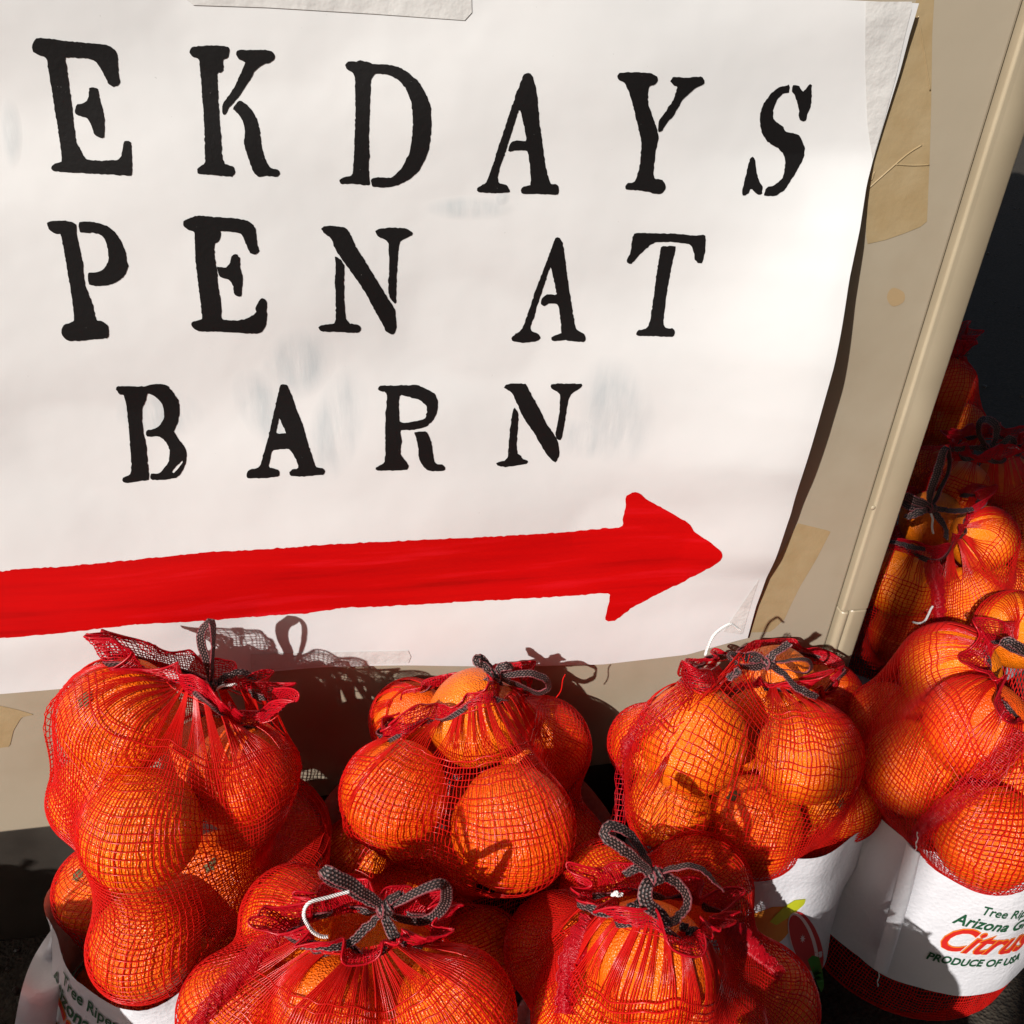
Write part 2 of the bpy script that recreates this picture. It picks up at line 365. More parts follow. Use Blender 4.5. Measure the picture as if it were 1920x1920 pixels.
F_ = [(j * NUx + i, j * NUx + i + 1, (j + 1) * NUx + i + 1, (j + 1) * NUx + i) for j in range(NVz - 1) for i in range(NUx - 1)]
mesh_np('paper_sheet', V, F_, M['paper'], sign, True)

def outline(pts, ox, oy, s, jit=.4, step=4.0):
    P = np.array([(ox + x / s, oy + y / s) for x, y in pts]); P = catmull(P, len(P) * 6, True) * .55 + resample(P, len(P) * 6, True) * 0 + .45 * linear_closed(P, 6)
    n = max(12, int(np.sum(np.linalg.norm(np.diff(np.vstack([P, P[:1]]), axis=0), axis=1)) / step))
    return resample(P, n, True) + rng.normal(0, jit, (n, 2))
def linear_closed(P, k):
    N = len(P); return np.array([P[i] * (1 - f) + P[(i + 1) % N] * f for i in range(N) for f in np.linspace(0, 1, k, endpoint=False)])
def flat_px(name, loops, material, parent, place, maxedge=16):
    """filled outline given in photo pixels, laid onto a real surface by place(px, py)"""
    bm = bmesh.new(); used = set()
    def inside(p, L):
        c = False; q = L[-1]
        for r_ in L:
            if (r_[1] > p[1]) != (q[1] > p[1]) and p[0] < (q[0] - r_[0]) * (p[1] - r_[1]) / (q[1] - r_[1]) + r_[0]: c = not c
            q = r_
        return c
    holes = {j: [k for k in range(len(loops)) if k != j and all(inside(p, loops[j]) for p in loops[k])] for j in range(len(loops))}
    isin = {k for h in holes.values() for k in h}
    for j, L in enumerate(loops):
        if j in isin: continue
        E = []
        for k in [j] + holes[j]:
            vs_ = [bm.verts.new((p[0], p[1], 0)) for p in loops[k]]
            E += [bm.edges.new((vs_[i], vs_[(i + 1) % len(vs_)])) for i in range(len(vs_))]
        bmesh.ops.triangle_fill(bm, edges=E, use_beauty=True)
    for _ in range(5):
        le = [e for e in bm.edges if e.calc_length() > maxedge]
        if not le: break
        bmesh.ops.subdivide_edges(bm, edges=le, cuts=1); bmesh.ops.triangulate(bm, faces=bm.faces[:])
    for v in bm.verts: v.co = Vector(place(v.co.x, v.co.y))
    me = bpy.data.meshes.new(name); bmesh.ops.translate(bm, verts=bm.verts, vec=-parent.location)
    for f in bm.faces:
        f.normal_update()
        if f.normal.y > 0: f.normal_flip()
    bm.to_mesh(me); bm.free(); me.materials.append(material)
    me.polygons.foreach_set('use_smooth', [True] * len(me.polygons))
    return link(bpy.data.objects.new(name, me), parent)
c1 = (0, 40, 3.0); c2 = (560, 80, 3.0); c3 = (1080, 80, 3.2); c4 = (160, 640, 3.2); c5 = (640, 640, 3.2)
LET = [
 ('E in the top row', c1, [[(180,135),(205,95),(290,98),(350,108),(500,122),(600,132),(640,155),(658,190),(665,290),(672,350),(640,368),(612,355),(585,300),(560,255),(530,220),(490,208),(430,205),(365,203),(372,245),(385,350),(400,450),(412,560),(428,680),(450,720),(485,775),(560,783),(655,780),(680,760),(690,710),(700,672),(735,680),(742,790),(738,865),(690,865),(500,855),(400,850),(300,842),(286,820),(310,800),(345,790),(342,720),(325,600),(305,480),(285,350),(260,210),(215,190),(185,170)],
   [(420,500),(430,470),(470,460),(498,430),(502,375),(545,376),(558,430),(572,480),(586,545),(585,650),(560,656),(530,635),(515,590),(490,545),(430,525)]]),
 ('K', c1, [[(1065,175),(1078,145),(1150,138),(1230,135),(1285,145),(1287,185),(1280,208),(1252,215),(1258,270),(1245,290),(1222,292),(1225,400),(1232,520),(1240,620),(1248,718),(1245,740),(1262,800),(1310,815),(1322,845),(1305,872),(1250,870),(1180,862),(1115,858),(1105,835),(1130,812),(1152,798),(1152,720),(1148,600),(1142,480),(1132,350),(1118,215),(1085,200)],
   [(1328,185),(1340,160),(1420,160),(1500,160),(1540,175),(1545,205),(1525,230),(1485,240),(1440,270),(1400,335),(1345,420),(1285,490),(1270,525),(1252,520),(1250,475),(1270,440),(1320,365),(1360,275),(1378,232),(1340,210)],
   [(1312,495),(1330,460),(1350,445),(1385,465),(1420,505),(1445,550),(1462,620),(1468,690),(1490,770),(1520,825),(1560,832),(1575,855),(1560,872),(1500,870),(1450,873),(1420,835),(1390,750),(1370,685),(1378,620),(1365,560),(1340,520)]]),
 ('P', c1, [[(264,1135),(290,1122),(380,1122),(425,1140),(430,1170),(430,1195),(445,1270),(465,1360),(470,1430),(480,1490),(500,1540),(522,1590),(525,1620),(540,1680),(580,1690),(608,1715),(612,1770),(600,1782),(500,1792),(415,1800),(360,1785),(345,1750),(355,1710),(400,1692),(416,1685),(410,1600),(395,1500),(375,1380),(355,1260),(340,1195),(310,1195),(275,1170)],
   [(446,1130),(520,1128),(590,1145),(640,1180),(680,1235),(705,1300),(712,1350),(722,1375),(705,1420),(675,1455),(620,1480),(565,1490),(500,1480),(495,1415),(540,1413),(580,1395),(608,1350),(608,1290),(595,1240),(575,1210),(550,1195),(520,1190),(450,1185)]]),
 ('E in the middle row', c1, [[(1030,1125),(1070,1105),(1115,1092),(1200,1100),(1300,1105),(1385,1118),(1420,1140),(1438,1175),(1445,1250),(1458,1290),(1440,1310),(1412,1308),(1395,1280),(1375,1230),(1355,1195),(1310,1185),(1240,1178),(1243,1200),(1230,1235),(1205,1255),(1208,1330),(1222,1420),(1225,1480),(1238,1560),(1245,1620),(1248,1675),(1340,1683),(1400,1665),(1438,1640),(1440,1605),(1470,1555),(1498,1575),(1500,1640),(1495,1710),(1470,1748),(1430,1758),(1300,1750),(1200,1745),(1120,1745),(1080,1720),(1078,1692),(1110,1682),(1135,1675),(1130,1600),(1115,1480),(1100,1350),(1095,1220),(1092,1185),(1055,1170),(1035,1155)],
   [(1222,1380),(1270,1385),(1292,1360),(1300,1325),(1325,1306),(1348,1330),(1350,1390),(1365,1440),(1360,1500),(1355,1545),(1320,1540),(1310,1490),(1290,1455),(1240,1440),(1225,1410)]]),
 ('D', c2, [[(262,125),(280,105),(325,106),(350,98),(395,110),(425,120),(500,122),(560,135),(620,170),(670,215),(710,280),(738,350),(747,430),(742,530),(725,620),(680,715),(620,770),(560,800),(480,815),(415,808),(408,770),(440,757),(520,758),(580,705),(625,610),(640,500),(642,420),(632,330),(600,255),(560,210),(500,180),(430,175),(408,210),(405,250),(400,350),(397,480),(395,590),(400,640),(393,680),(397,760),(400,800),(380,802),(300,793),(240,795),(228,775),(250,758),(300,745),(308,680),(313,560),(318,420),(318,280),(315,190),(300,165),(270,150)]]),
 ('A in the top row', c2, [[(1270,175),(1300,170),(1318,195),(1335,260),(1347,350),(1355,450),(1370,560),(1385,680),(1408,770),(1420,795),(1460,800),(1463,840),(1450,855),(1350,850),(1260,850),(1248,828),(1265,808),(1302,800),(1305,770),(1298,680),(1285,610),(1230,605),(1185,612),(1180,598),(1195,560),(1225,550),(1280,550),(1265,460),(1243,375),(1215,450),(1190,530),(1165,610),(1135,690),(1120,760),(1130,790),(1170,800),(1190,830),(1180,842),(1060,845),(1010,838),(1003,818),(1030,800),(1060,780),(1090,690),(1135,550),(1185,400),(1225,280),(1250,215)]]),
 ('N in the middle row', c2, [[(128,1050),(140,1033),(190,1030),(265,1042),(290,1080),(330,1160),(390,1255),(450,1355),(510,1450),(545,1510),(545,1545),(550,1600),(540,1635),(520,1642),(490,1622),(470,1580),(430,1510),(370,1400),(310,1310),(250,1230),(210,1170),(180,1100),(150,1080)],
   [(205,1205),(225,1210),(255,1250),(255,1370),(258,1480),(265,1550),(285,1578),(340,1590),(350,1610),(335,1632),(240,1628),(130,1625),(110,1602),(130,1588),(200,1578),(208,1540),(208,1440),(203,1340),(208,1260)],
   [(432,1060),(445,1048),(520,1040),(605,1045),(640,1068),(635,1085),(590,1105),(570,1120),(560,1180),(555,1260),(550,1340),(548,1430),(545,1470),(525,1455),(505,1410),(505,1330),(508,1230),(505,1130),(480,1105),(445,1090)]]),
 ('A in the middle row', c2, [[(1445,1098),(1472,1098),(1488,1140),(1495,1190),(1505,1270),(1520,1370),(1535,1470),(1550,1570),(1565,1615),(1610,1640),(1612,1680),(1590,1685),(1500,1675),(1430,1678),(1420,1662),(1440,1645),(1475,1635),(1475,1590),(1465,1500),(1455,1470),(1410,1468),(1380,1482),(1362,1470),(1368,1435),(1405,1412),(1450,1418),(1435,1340),(1415,1262),(1385,1350),(1355,1440),(1325,1540),(1305,1590),(1310,1620),(1350,1640),(1360,1660),(1340,1680),(1260,1688),(1205,1680),(1198,1660),(1220,1640),(1255,1610),(1290,1520),(1335,1385),(1380,1270),(1420,1160)]]),
 ('Y', c3, [[(247,200),(260,182),(370,176),(450,185),(485,200),(492,225),(478,248),(440,262),(432,320),(438,380),(465,460),(492,540),(495,580),(478,660),(465,770),(470,815),(515,822),(537,850),(530,890),(500,910),(440,897),(370,885),(300,880),(295,858),(315,842),(350,835),(375,770),(388,680),(392,595),(370,500),(345,390),(320,300),(290,240),(260,225)],
   [(566,228),(585,205),(660,210),(750,202),(772,225),(765,250),(720,270),(670,315),(640,340),(590,430),(540,490),(520,525),(500,537),(492,520),(498,470),(540,410),(585,340),(608,265),(585,255)]]),
 ('S', c3, [[(1215,270),(1255,258),(1282,252),(1278,298),(1245,305),(1205,345),(1185,400),(1185,445),(1200,475),(1245,505),(1260,535),(1330,548),(1355,580),(1373,630),(1365,690),(1330,760),(1280,840),(1245,890),(1190,920),(1130,918),(1128,905),(1145,870),(1190,855),(1240,810),(1255,740),(1250,680),(1215,635),(1150,595),(1115,540),(1102,480),(1105,420),(1130,360),(1170,305)],
   [(1302,255),(1340,262),(1362,295),(1395,255),(1413,252),(1413,330),(1408,390),(1388,430),(1380,465),(1355,470),(1338,455),(1338,410),(1325,350),(1310,310),(1295,295)],
   [(1043,700),(1058,683),(1075,700),(1080,760),(1100,835),(1122,870),(1112,912),(1080,905),(1048,875),(1030,910),(1000,915),(998,880),(1015,810),(1030,750)]]),
 ('T', c3, [[(350,1145),(430,1143),(570,1145),(640,1150),(720,1158),(760,1152),(777,1165),(775,1250),(765,1290),(755,1322),(730,1322),(712,1300),(708,1260),(685,1212),(620,1200),(550,1195),(480,1198),(440,1218),(385,1270),(350,1310),(330,1328),(308,1318),(308,1295),(325,1265),(333,1200)],
   [(510,1228),(540,1220),(600,1225),(580,1310),(565,1390),(550,1470),(540,1540),(528,1640),(525,1690),(545,1715),(585,1715),(592,1745),(580,1765),(480,1762),(370,1758),(360,1745),(375,1725),(420,1715),(445,1670),(455,1600),(470,1490),(485,1380),(500,1290)]]),
 ('B', c4, [[(185,290),(190,272),(260,268),(335,272),(390,260),(450,256),(490,265),(520,300),(560,360),(565,420),(555,480),(532,540),(560,590),(600,640),(608,690),(600,740),(570,795),(540,820),(480,830),(395,832),(392,795),(440,792),(470,765),(500,720),(505,650),(480,600),(440,572),(370,572),(367,535),(410,525),(450,500),(470,460),(472,410),(450,360),(410,325),(372,315),(355,375),(340,400),(340,480),(350,560),(365,620),(370,690),(378,760),(380,830),(330,838),(265,850),(225,845),(225,820),(270,795),(275,720),(268,620),(258,500),(245,380),(230,325),(205,320)],
   [(520,785),(545,750),(583,718),(586,722),(560,760),(530,790)]]),
 ('A in the bottom row', c4, [[(1170,262),(1205,258),(1220,285),(1240,330),(1265,405),(1300,490),(1330,590),(1360,690),(1385,755),(1425,762),(1440,780),(1425,800),(1370,805),(1300,812),(1235,808),(1222,790),(1240,768),(1278,758),(1260,700),(1230,655),(1215,645),(1125,655),(1110,700),(1100,755),(1150,768),(1168,790),(1155,812),(1080,820),(975,820),(967,795),(985,768),(1040,758),(1065,690),(1095,580),(1125,450),(1150,340)],
   [(1163,465),(1180,500),(1203,550),(1145,552),(1150,510)]]),
 ('R', c5, [[(218,285),(235,265),(320,265),(450,262),(510,285),(560,315),(580,370),(572,430),(545,480),(500,515),(430,530),(355,535),(362,590),(355,680),(385,715),(405,750),(390,772),(310,775),(215,775),(203,765),(225,745),(255,730),(265,680),(262,560),(265,430),(275,330),(265,305),(230,300)],
   [(348,328),(400,332),(470,352),(512,390),(515,420),(500,465),(430,482),(350,482)],
   [(437,545),(500,540),(522,560),(540,610),(550,680),(565,730),(610,742),(625,760),(615,778),(530,778),(490,750),(465,700),(462,640),(450,580)]]),
 ('N in the bottom row', c5, [[(978,280),(990,258),(1040,252),(1105,255),(1130,300),(1180,390),(1230,490),(1290,580),(1308,640),(1305,690),(1290,725),(1265,715),(1225,670),(1190,610),(1150,540),(1100,470),(1060,390),(1030,320),(1000,292)],
   [(1040,398),(1062,435),(1058,520),(1052,600),(1055,670),(1075,685),(1085,705),(1118,715),(1110,735),(1050,745),(980,755),(930,742),(935,730),(995,705),(1003,640),(1010,540),(1025,430)],
   [(1255,270),(1265,255),(1360,252),(1440,255),(1442,275),(1420,290),(1380,315),(1362,350),(1350,420),(1338,500),(1320,590),(1300,592),(1285,560),(1295,500),(1308,420),(1312,320),(1290,300),(1262,285)]]),
]
for what, (ox, oy, s), loops in LET:
    o = flat_px('painted_letter', [outline(L, ox, oy, s) for L in loops], M['black'], sign, on_paper, 14)
    o['label'] = 'black stencilled letter ' + what
top = [(-420,1102),(-200,1086),(0,1071),(29,1067.5),(109,1063),(188,1055.5),(292,1045.7),(397,1034.7),(510,1029),(620,1021),(700,1016.5),(880,1008),(1060,998),(1122,991),(1165,988),(1168,970),(1173,952),(1172,936),(1177,927),(1188,922),(1197,924),(1216,938),(1247,955),(1291,981),(1304,999),(1326,1013),(1351,1033),(1355,1042),(1351,1050),(1332,1064),(1291,1086),(1235,1113),(1185,1139),(1152,1164),(1138,1165),(1135,1155),(1140,1136),(1142,1113),(1107,1114),(1060,1118),(880,1128),(700,1138),(649,1139),(583,1149),(401,1162),(328,1168),(255,1171),(182,1180),(73,1191),(0,1197),(-200,1214),(-420,1232)]
o = flat_px('painted_arrow', [outline(top, 0, 0, 1, .6, 6)], M['redpaint'], sign, on_paper, 22); o['label'] = 'long red arrow pointing right'
# tapes of the sign: each lies just off the sheet
def tape_on_paper(px_loop, label, off=.0006):
    o = flat_px('tape', [resample(np.array(px_loop, float), 40, True)], M['white_tape'], sign, lambda a, b_: on_paper(a, b_, off), 18); o['label'] = label
tape_on_paper([(346, -3), (346, 9), (500, 14), (700, 26), (884, 39), (886, -3)], 'clear tape along the top edge of the sheet')
tape_on_paper([(1623, 3), (1713, 3), (1696, 70), (1681, 140), (1655, 236), (1636, 300), (1626, 232), (1622, 120)], 'wrinkled clear tape down the upper right edge')
tape_on_paper([(470, 1226), (770, 1220), (771, 1243), (600, 1249), (470, 1258)], 'clear tape at the middle of the bottom edge')
tape_on_paper([(1424, 1085), (1356, 1185), (1392, 1190), (1410, 1127)], 'clear tape at the lower right corner')
# residue on the steel
def on_steel(k): return lambda a, b_: at_y(a, b_, -k)
def residue(loop, label, m='old_tape', k=.0004, name='tape_residue'):
    o = flat_px(name, [resample(np.array(loop, float), 60, True)], M[m], cab, on_steel(k), 18); o['label'] = label
residue([(1718, 0), (1752, -6), (1748, 60), (1746, 200), (1743, 300), (1738, 420), (1700, 436), (1660, 450), (1624, 458), (1624, 345), (1640, 290), (1660, 215), (1690, 90)], 'yellowed tape at the upper right')
residue([(1496, 981), (1558, 996), (1530, 1050), (1500, 1100), (1478, 1145), (1472, 1160), (1445, 1185), (1402, 1186), (1416, 1120), (1436, 1072), (1465, 1035)], 'yellowed tape at the lower right')
residue([(-60, 1310), (30, 1330), (64, 1340), (40, 1345), (25, 1370), (18, 1400), (-60, 1410)], 'yellowed tape at the left')
residue([(1680 + 17 * math.cos(a), 557 + 17 * math.sin(a) * (1 + .1 * math.cos(3 * a))) for a in np.linspace(0, 6.28, 24, endpoint=False)], 'round brown stain', 'stain', .0003, 'round_stain')
for P_ in ([(1630, 352), (1660, 325), (1700, 290), (1728, 272)], [(1680, 308), (1710, 310), (1742, 309)], [(1630, 340), (1640, 322), (1634, 338)], [(1722, 30), (1735, 110), (1744, 170)]):
    Vt, Ft = tube(np.array([at_y(a, b_, -.0004) for a, b_ in catmull(P_, 16)]), .0006, 5); o = mesh_np('tape_wrinkle', Vt, Ft, M['old_tape'], cab, True)

# ------------------------------------------------------------------ the net bags and the oranges in them
def orange_mesh(k):
    bm = bmesh.new(); bmesh.ops.create_uvsphere(bm, u_segments=32, v_segments=22, radius=1)
    ph = rng.uniform(0, 6, 6)
    for v in bm.verts:
        c = v.co; a = math.atan2(c.y, c.x); s = 1 + .012 * math.sin(2 * a + ph[0]) + .012 * math.sin(3 * c.z + ph[1]) + .008 * math.sin(3 * a + 4 * c.z + ph[2])
        pole = math.exp(-((c.z - 1) / .035) ** 2); v.co = Vector((c.x * s, c.y * s, c.z * s * (.97 - .04 * pole)))
    me = bpy.data.meshes.new('orange'); bm.to_mesh(me); bm.free(); me.materials.append(M['orange'])
    me.polygons.foreach_set('use_smooth', [True] * len(me.polygons)); return me
ORANGE = [orange_mesh(k) for k in range(4)]
def button_mesh():
    bm = bmesh.new(); n = 12; c = bm.verts.new((0, 0, .012)); R1 = []; R2 = []
    for i in range(n):
        a = 2 * math.pi * i / n; q = .11 + .05 * (i % 2); R1.append(bm.verts.new((.05 * math.cos(a), .05 * math.sin(a), .022))); R2.append(bm.verts.new((q * math.cos(a), q * math.sin(a), -.006)))
    for i in range(n):
        j = (i + 1) % n; bm.faces.new((c, R1[i], R1[j])); bm.faces.new((R1[i], R2[i], R2[j], R1[j]))
    me = bpy.data.meshes.new('stem_button'); bm.to_mesh(me); bm.free(); me.materials.append(M['button']); return me
BUTTON = button_mesh()

BAGS = {}
def bag(key, **k): BAGS[key] = k
# oranges: photo x, photo y, photo radius, metres behind (+) or before (-) the cabinet front, label
bag('A', pull=.00008, who='left tall bag', label='tall red net bag at the left with an upright ribbon loop on top', base=(-.172, -.125), rad=(.108, .098), nu=190,
    oranges=[(225, 1345, 112, -.109, 'large orange with a dark stem button, upper left of the tall left bag', (152, 1307)),
             (455, 1452, 103, -.128, 'orange gathered in its own pouch under the red frill of the tall left bag'),
             (190, 1492, 92, -.098, 'second orange down the left edge of the tall left bag'),
             (268, 1555, 112, -.150, 'orange bulging at the centre of the tall left bag'),
             (420, 1655, 100, -.138, 'orange at the lower right of the tall left bag, below the pouch', (392, 1618)),
             (192, 1668, 85, -.090, 'half shaded orange at the lower left edge of the tall left bag', (140, 1638)),
             (275, 1766, 103, -.160, 'lowest orange of the tall left bag, just above the white label'),
             (518, 1575, 88, -.075, 'orange behind the net at the right edge of the tall left bag'),
             (385, 1420, 80, -.055, 'dark orange seen in the gap between the two top oranges of the tall left bag')],
    ring=[(205, 1243, None, .105), (255, 1250, None, .13), (320, 1278, None, .12), (375, 1298, -.115), (412, 1330, -.118), (450, 1357, None), (490, 1356, None), (518, 1338, None),
          (500, 1312, -.075), (440, 1292, -.065), (380, 1272, -.055), (300, 1248, -.055), (235, 1233, -.07)],
    frill=dict(h=.021, lean=.25, ruf=.005, k=9, flaps=[(215, 1240, .012, .06), (500, 1340, .004, .03), (290, 1262, .005, .04)]),
    knot=(395, 1286), knot_y=-.064,
    bow=[([(395,1278),(387,1238),(376,1200),(384,1180),(398,1167),(403,1195),(401,1240),(396,1278)], [0,.002,.004,.004,0,-.004,-.003,0], .0125, (48, 62)),
         ([(398,1286),(425,1268),(452,1258),(474,1268),(482,1284),(450,1283),(405,1290)], [0,0,0,.003,.008,.008,0], .009, (20, 40)),
         ([(395,1287),(370,1281),(340,1283),(312,1279),(290,1268)], [0,.002,.004,.006,.004], .008, (10, 20)),
         ([(388,1288),(374,1306),(372,1325),(379,1345)], [0,-.002,-.003,-.004], .008, (30, 60))],
    strings=[([(393,1300),(404,1292),(418,1286),(436,1285),(452,1281)], [-.002,-.003,-.003,-.002,0])],
    band=dict(z=(.045, .225), top=[(-178, .19), (-160, .20), (-140, .20), (-120, .208), (-95, .232), (-60, .22), (0, .15), (90, .15)], grow=.005))
bag('B', pull=.00008, who='middle rear bag', label='red net bag in the middle at the cabinet foot, bare orange under its bow', base=(.085, -.105), rad=(.115, .095), nu=180,
    oranges=[(890, 1345, 94, -.068, 'bare topped orange under the bow of the middle rear bag'),
             (742, 1487, 103, -.121, 'bright orange at the left front of the middle rear bag'),
             (960, 1552, 122, -.165, 'big orange with a bow shaped shadow in the middle rear bag'),
             (1015, 1400, 92, -.055, 'dark orange at the back right of the middle rear bag'),
             (770, 1350, 74, -.045, 'orange behind the left frill of the middle rear bag'),
             (1055, 1600, 88, -.105, 'shaded orange at the lower right edge of the middle rear bag'),
             (672, 1615, 80, -.100, 'shaded orange at the lower left edge of the middle rear bag'),
             (805, 1650, 95, -.135, 'shaded orange lowest in the middle rear bag')],
    ring=[(722, 1385, -.085), (765, 1368, -.105), (805, 1352, None), (860, 1328, None), (925, 1308, None), (985, 1318, None), (1025, 1318, -.085), (1050, 1290, -.05),
          (1000, 1262, -.035), (900, 1268, -.028), (800, 1295, -.035), (740, 1340, -.05)],
    frill=dict(h=.013, lean=-.25, ruf=.0035, k=7, flaps=[(750, 1350, .012, .05), (1030, 1310, .010, .05)]),
    knot=(926, 1268), knot_y=None,
    bow=[([(926,1266),(908,1250),(895,1244),(893,1236),(904,1238),(918,1250),(928,1264)], [0,0,0,.003,.006,.004,0], .010, (10, 40)),
         ([(930,1264),(942,1250),(953,1247),(958,1254),(946,1260),(932,1266)], [0,0,0,.004,.006,0], .010, (20, 50)),
         ([(932,1268),(965,1266),(1000,1266),(1024,1276),(1027,1292),(1008,1300),(975,1288),(934,1272)], [0,-.002,-.003,0,.006,.008,.006,0], .010, (25, 60)),
         ([(922,1270),(890,1290),(862,1312),(842,1332),(834,1342)], [0,-.002,-.003,-.004,-.003], .0085, (20, 10)),
         ([(930,1272),(944,1295),(960,1312),(978,1326)], [0,-.003,-.004,-.003], .0085, (10, 20))],
    strings=[([(1043,1308),(1052,1290),(1057,1274),(1059,1264)], [0,.002,.003,.003])], string_mat='net',
    band=dict(z=(.06, .205), top=[(-180, .2), (-90, .205), (0, .2), (90, .2)], grow=.004))
bag('C', stitched=True, who='bag beside the post', label='red net bag with a white string on its left flap, beside the corner post', base=(.335, -.115), rad=(.10, .09), nu=190,
    oranges=[(1300, 1385, 105, -.150, 'orange at the upper left front of the bag beside the post'),
             (1515, 1412, 98, -.147, 'orange at the upper right front of the bag beside the post'),
             (1452, 1290, 84, -.078, 'yellow topped orange under the bow of the bag beside the post'),
             (1255, 1515, 80, -.140, 'orange at the lower left of the bag beside the post'),
             (1412, 1548, 94, -.147, 'half shaded orange at the lower middle of the bag beside the post', (1370, 1487)),
             (1576, 1500, 72, -.125, 'orange with a stem button at the right edge of the bag beside the post', (1578, 1508)),
             (1515, 1592, 72, -.135, 'fully shaded orange just above the white label of the bag beside the post'),
             (1215, 1395, 70, -.085, 'dark orange behind the folds at the left edge of the bag beside the post'),
             (1548, 1310, 68, -.06, 'orange at the back right of the bag beside the post, by the right flap')],
    ring=[(1285, 1282, -.115), (1340, 1296, None), (1400, 1288, None), (1450, 1282, None), (1500, 1297, None), (1540, 1312, None), (1572, 1292, -.085), (1580, 1262, -.055),
          (1510, 1228, -.03), (1430, 1218, -.028), (1350, 1235, -.05), (1295, 1258, -.085)],
    frill=dict(h=.009, lean=.15, ruf=.005, k=8, flaps=[(1305, 1272, .034, .04), (1352, 1285, .026, .04), (1578, 1278, .026, .045), (1535, 1305, .008, .03)]),
    knot=(1440, 1243), knot_y=-.122,
    bow=[([(1440,1243),(1412,1252),(1385,1248),(1364,1234),(1372,1228),(1398,1236),(1438,1241)], [0,-.003,-.004,0,.004,.005,0], .0095, (30, 60)),
         ([(1365,1270),(1375,1264),(1388,1260)], [-.02,-.021,-.02], .008, (10, 20)),
         ([(1440,1241),(1448,1225),(1460,1215),(1480,1206)], [0,0,.001,.003], .0095, (10, 35)),
         ([(1444,1243),(1470,1240),(1498,1236),(1518,1240),(1523,1254),(1510,1264),(1482,1258),(1446,1247)], [0,-.001,-.001,.002,.006,.007,.005,0], .0075, (70, 75)),
         ([(1446,1246),(1470,1266),(1495,1288),(1515,1300),(1532,1308)], [0,-.004,-.008,-.009,-.008], .009, (20, 35)),
         ([(1436,1240),(1420,1228),(1400,1222),(1380,1224)], [0,.004,.006,.008], .007, (60, 60))],
    strings=[([(1323,1228),(1327,1208),(1334,1194),(1346,1184),(1360,1176),(1371,1171),(1380,1176),(1387,1181)], [-.02,-.022,-.02,-.016,-.014,-.012,-.010,-.008])],
    seams=[[(1350, 1252), (1300, 1290), (1245, 1330), (1195, 1375), (1172, 1420), (1166, 1480), (1158, 1560)]],
    band=dict(z=(.065, .245), top=[(-180, .245), (-90, .245), (0, .24), (90, .24)], grow=.004))
bag('D', stitched=False, who='front left bag', label='red net bag at the front left, wide dotted bow and white string on top', base=(-.005, -.265), rad=(.10, .085), nu=190,
    oranges=[(548, 1722, 84, -.215, 'orange at the upper left of the front left bag, beside the white string'),
             (772, 1702, 78, -.180, 'orange behind the bow of the front left bag'),
             (615, 1893, 112, -.262, 'orange at the bottom front of the front left bag, left of centre'),
             (848, 1902, 118, -.282, 'orange at the bottom front of the front left bag, right of centre'),
             (735, 1812, 84, -.232, 'orange in the middle of the front left bag, below its bow'),
             (905, 1790, 80, -.205, 'orange at the right edge of the front left bag'),
             (645, 1735, 66, -.190, 'small shaded orange inside the mouth of the front left bag, behind the string'),
             (440, 1890, 100, -.250, 'orange behind the glossy fold of the front left bag')],
    ring=[(552, 1748, -.255), (578, 1770, -.262), (625, 1779, -.268), (680, 1777, -.268), (730, 1768, -.268), (778, 1771, -.264), (812, 1758, -.257), (818, 1738, -.248),
          (790, 1722, -.242), (735, 1712, -.240), (665, 1708, -.240), (612, 1716, -.243), (572, 1732, -.248)],
    frill=dict(h=.014, lean=.3, ruf=.005, k=8, flaps=[(815, 1740, .012, .04), (565, 1745, .012, .045), (740, 1768, .003, .04), (620, 1716, .012, .05)]),
    knot=(722, 1704), knot_y=-.262,
    bow=[([(722,1704),(690,1678),(655,1655),(622,1636),(611,1634),(618,1648),(655,1668),(690,1690),(722,1706)], [0,-.002,-.003,-.002,0,.003,.004,.003,0], .0105, (8, 25)),
         ([(726,1702),(760,1686),(795,1668),(822,1660),(832,1672),(828,1700),(805,1724),(770,1728),(738,1718),(725,1706)], [0,-.001,-.001,0,.003,.006,.007,.006,.004,0], .0115, (25, 60)),
         ([(716,1710),(698,1730),(675,1752),(648,1768),(610,1774),(560,1772)], [0,-.003,-.005,-.008,-.010,-.006], .0075, (15, 10)),
         ([(722,1712),(734,1738),(748,1758),(764,1770)], [0,-.004,-.006,-.006], .0095, (10, 25)),
         ([(724,1698),(735,1684),(748,1676),(755,1682),(740,1694)], [0,.002,.004,.006,.004], .009, (20, 60))],
    strings=[([(655,1672),(628,1678),(600,1684),(578,1692),(570,1706),(572,1722),(580,1738),(590,1750),(602,1757),(613,1757)], [.002,0,-.003,-.006,-.009,-.011,-.012,-.012,-.011,-.010])],
    seams=[[(548, 1738), (505, 1772), (462, 1812), (420, 1856), (385, 1900), (350, 1960)]],
    band=dict(z=(.03, .165), top=[(-180, .16), (0, .165)], grow=.004))
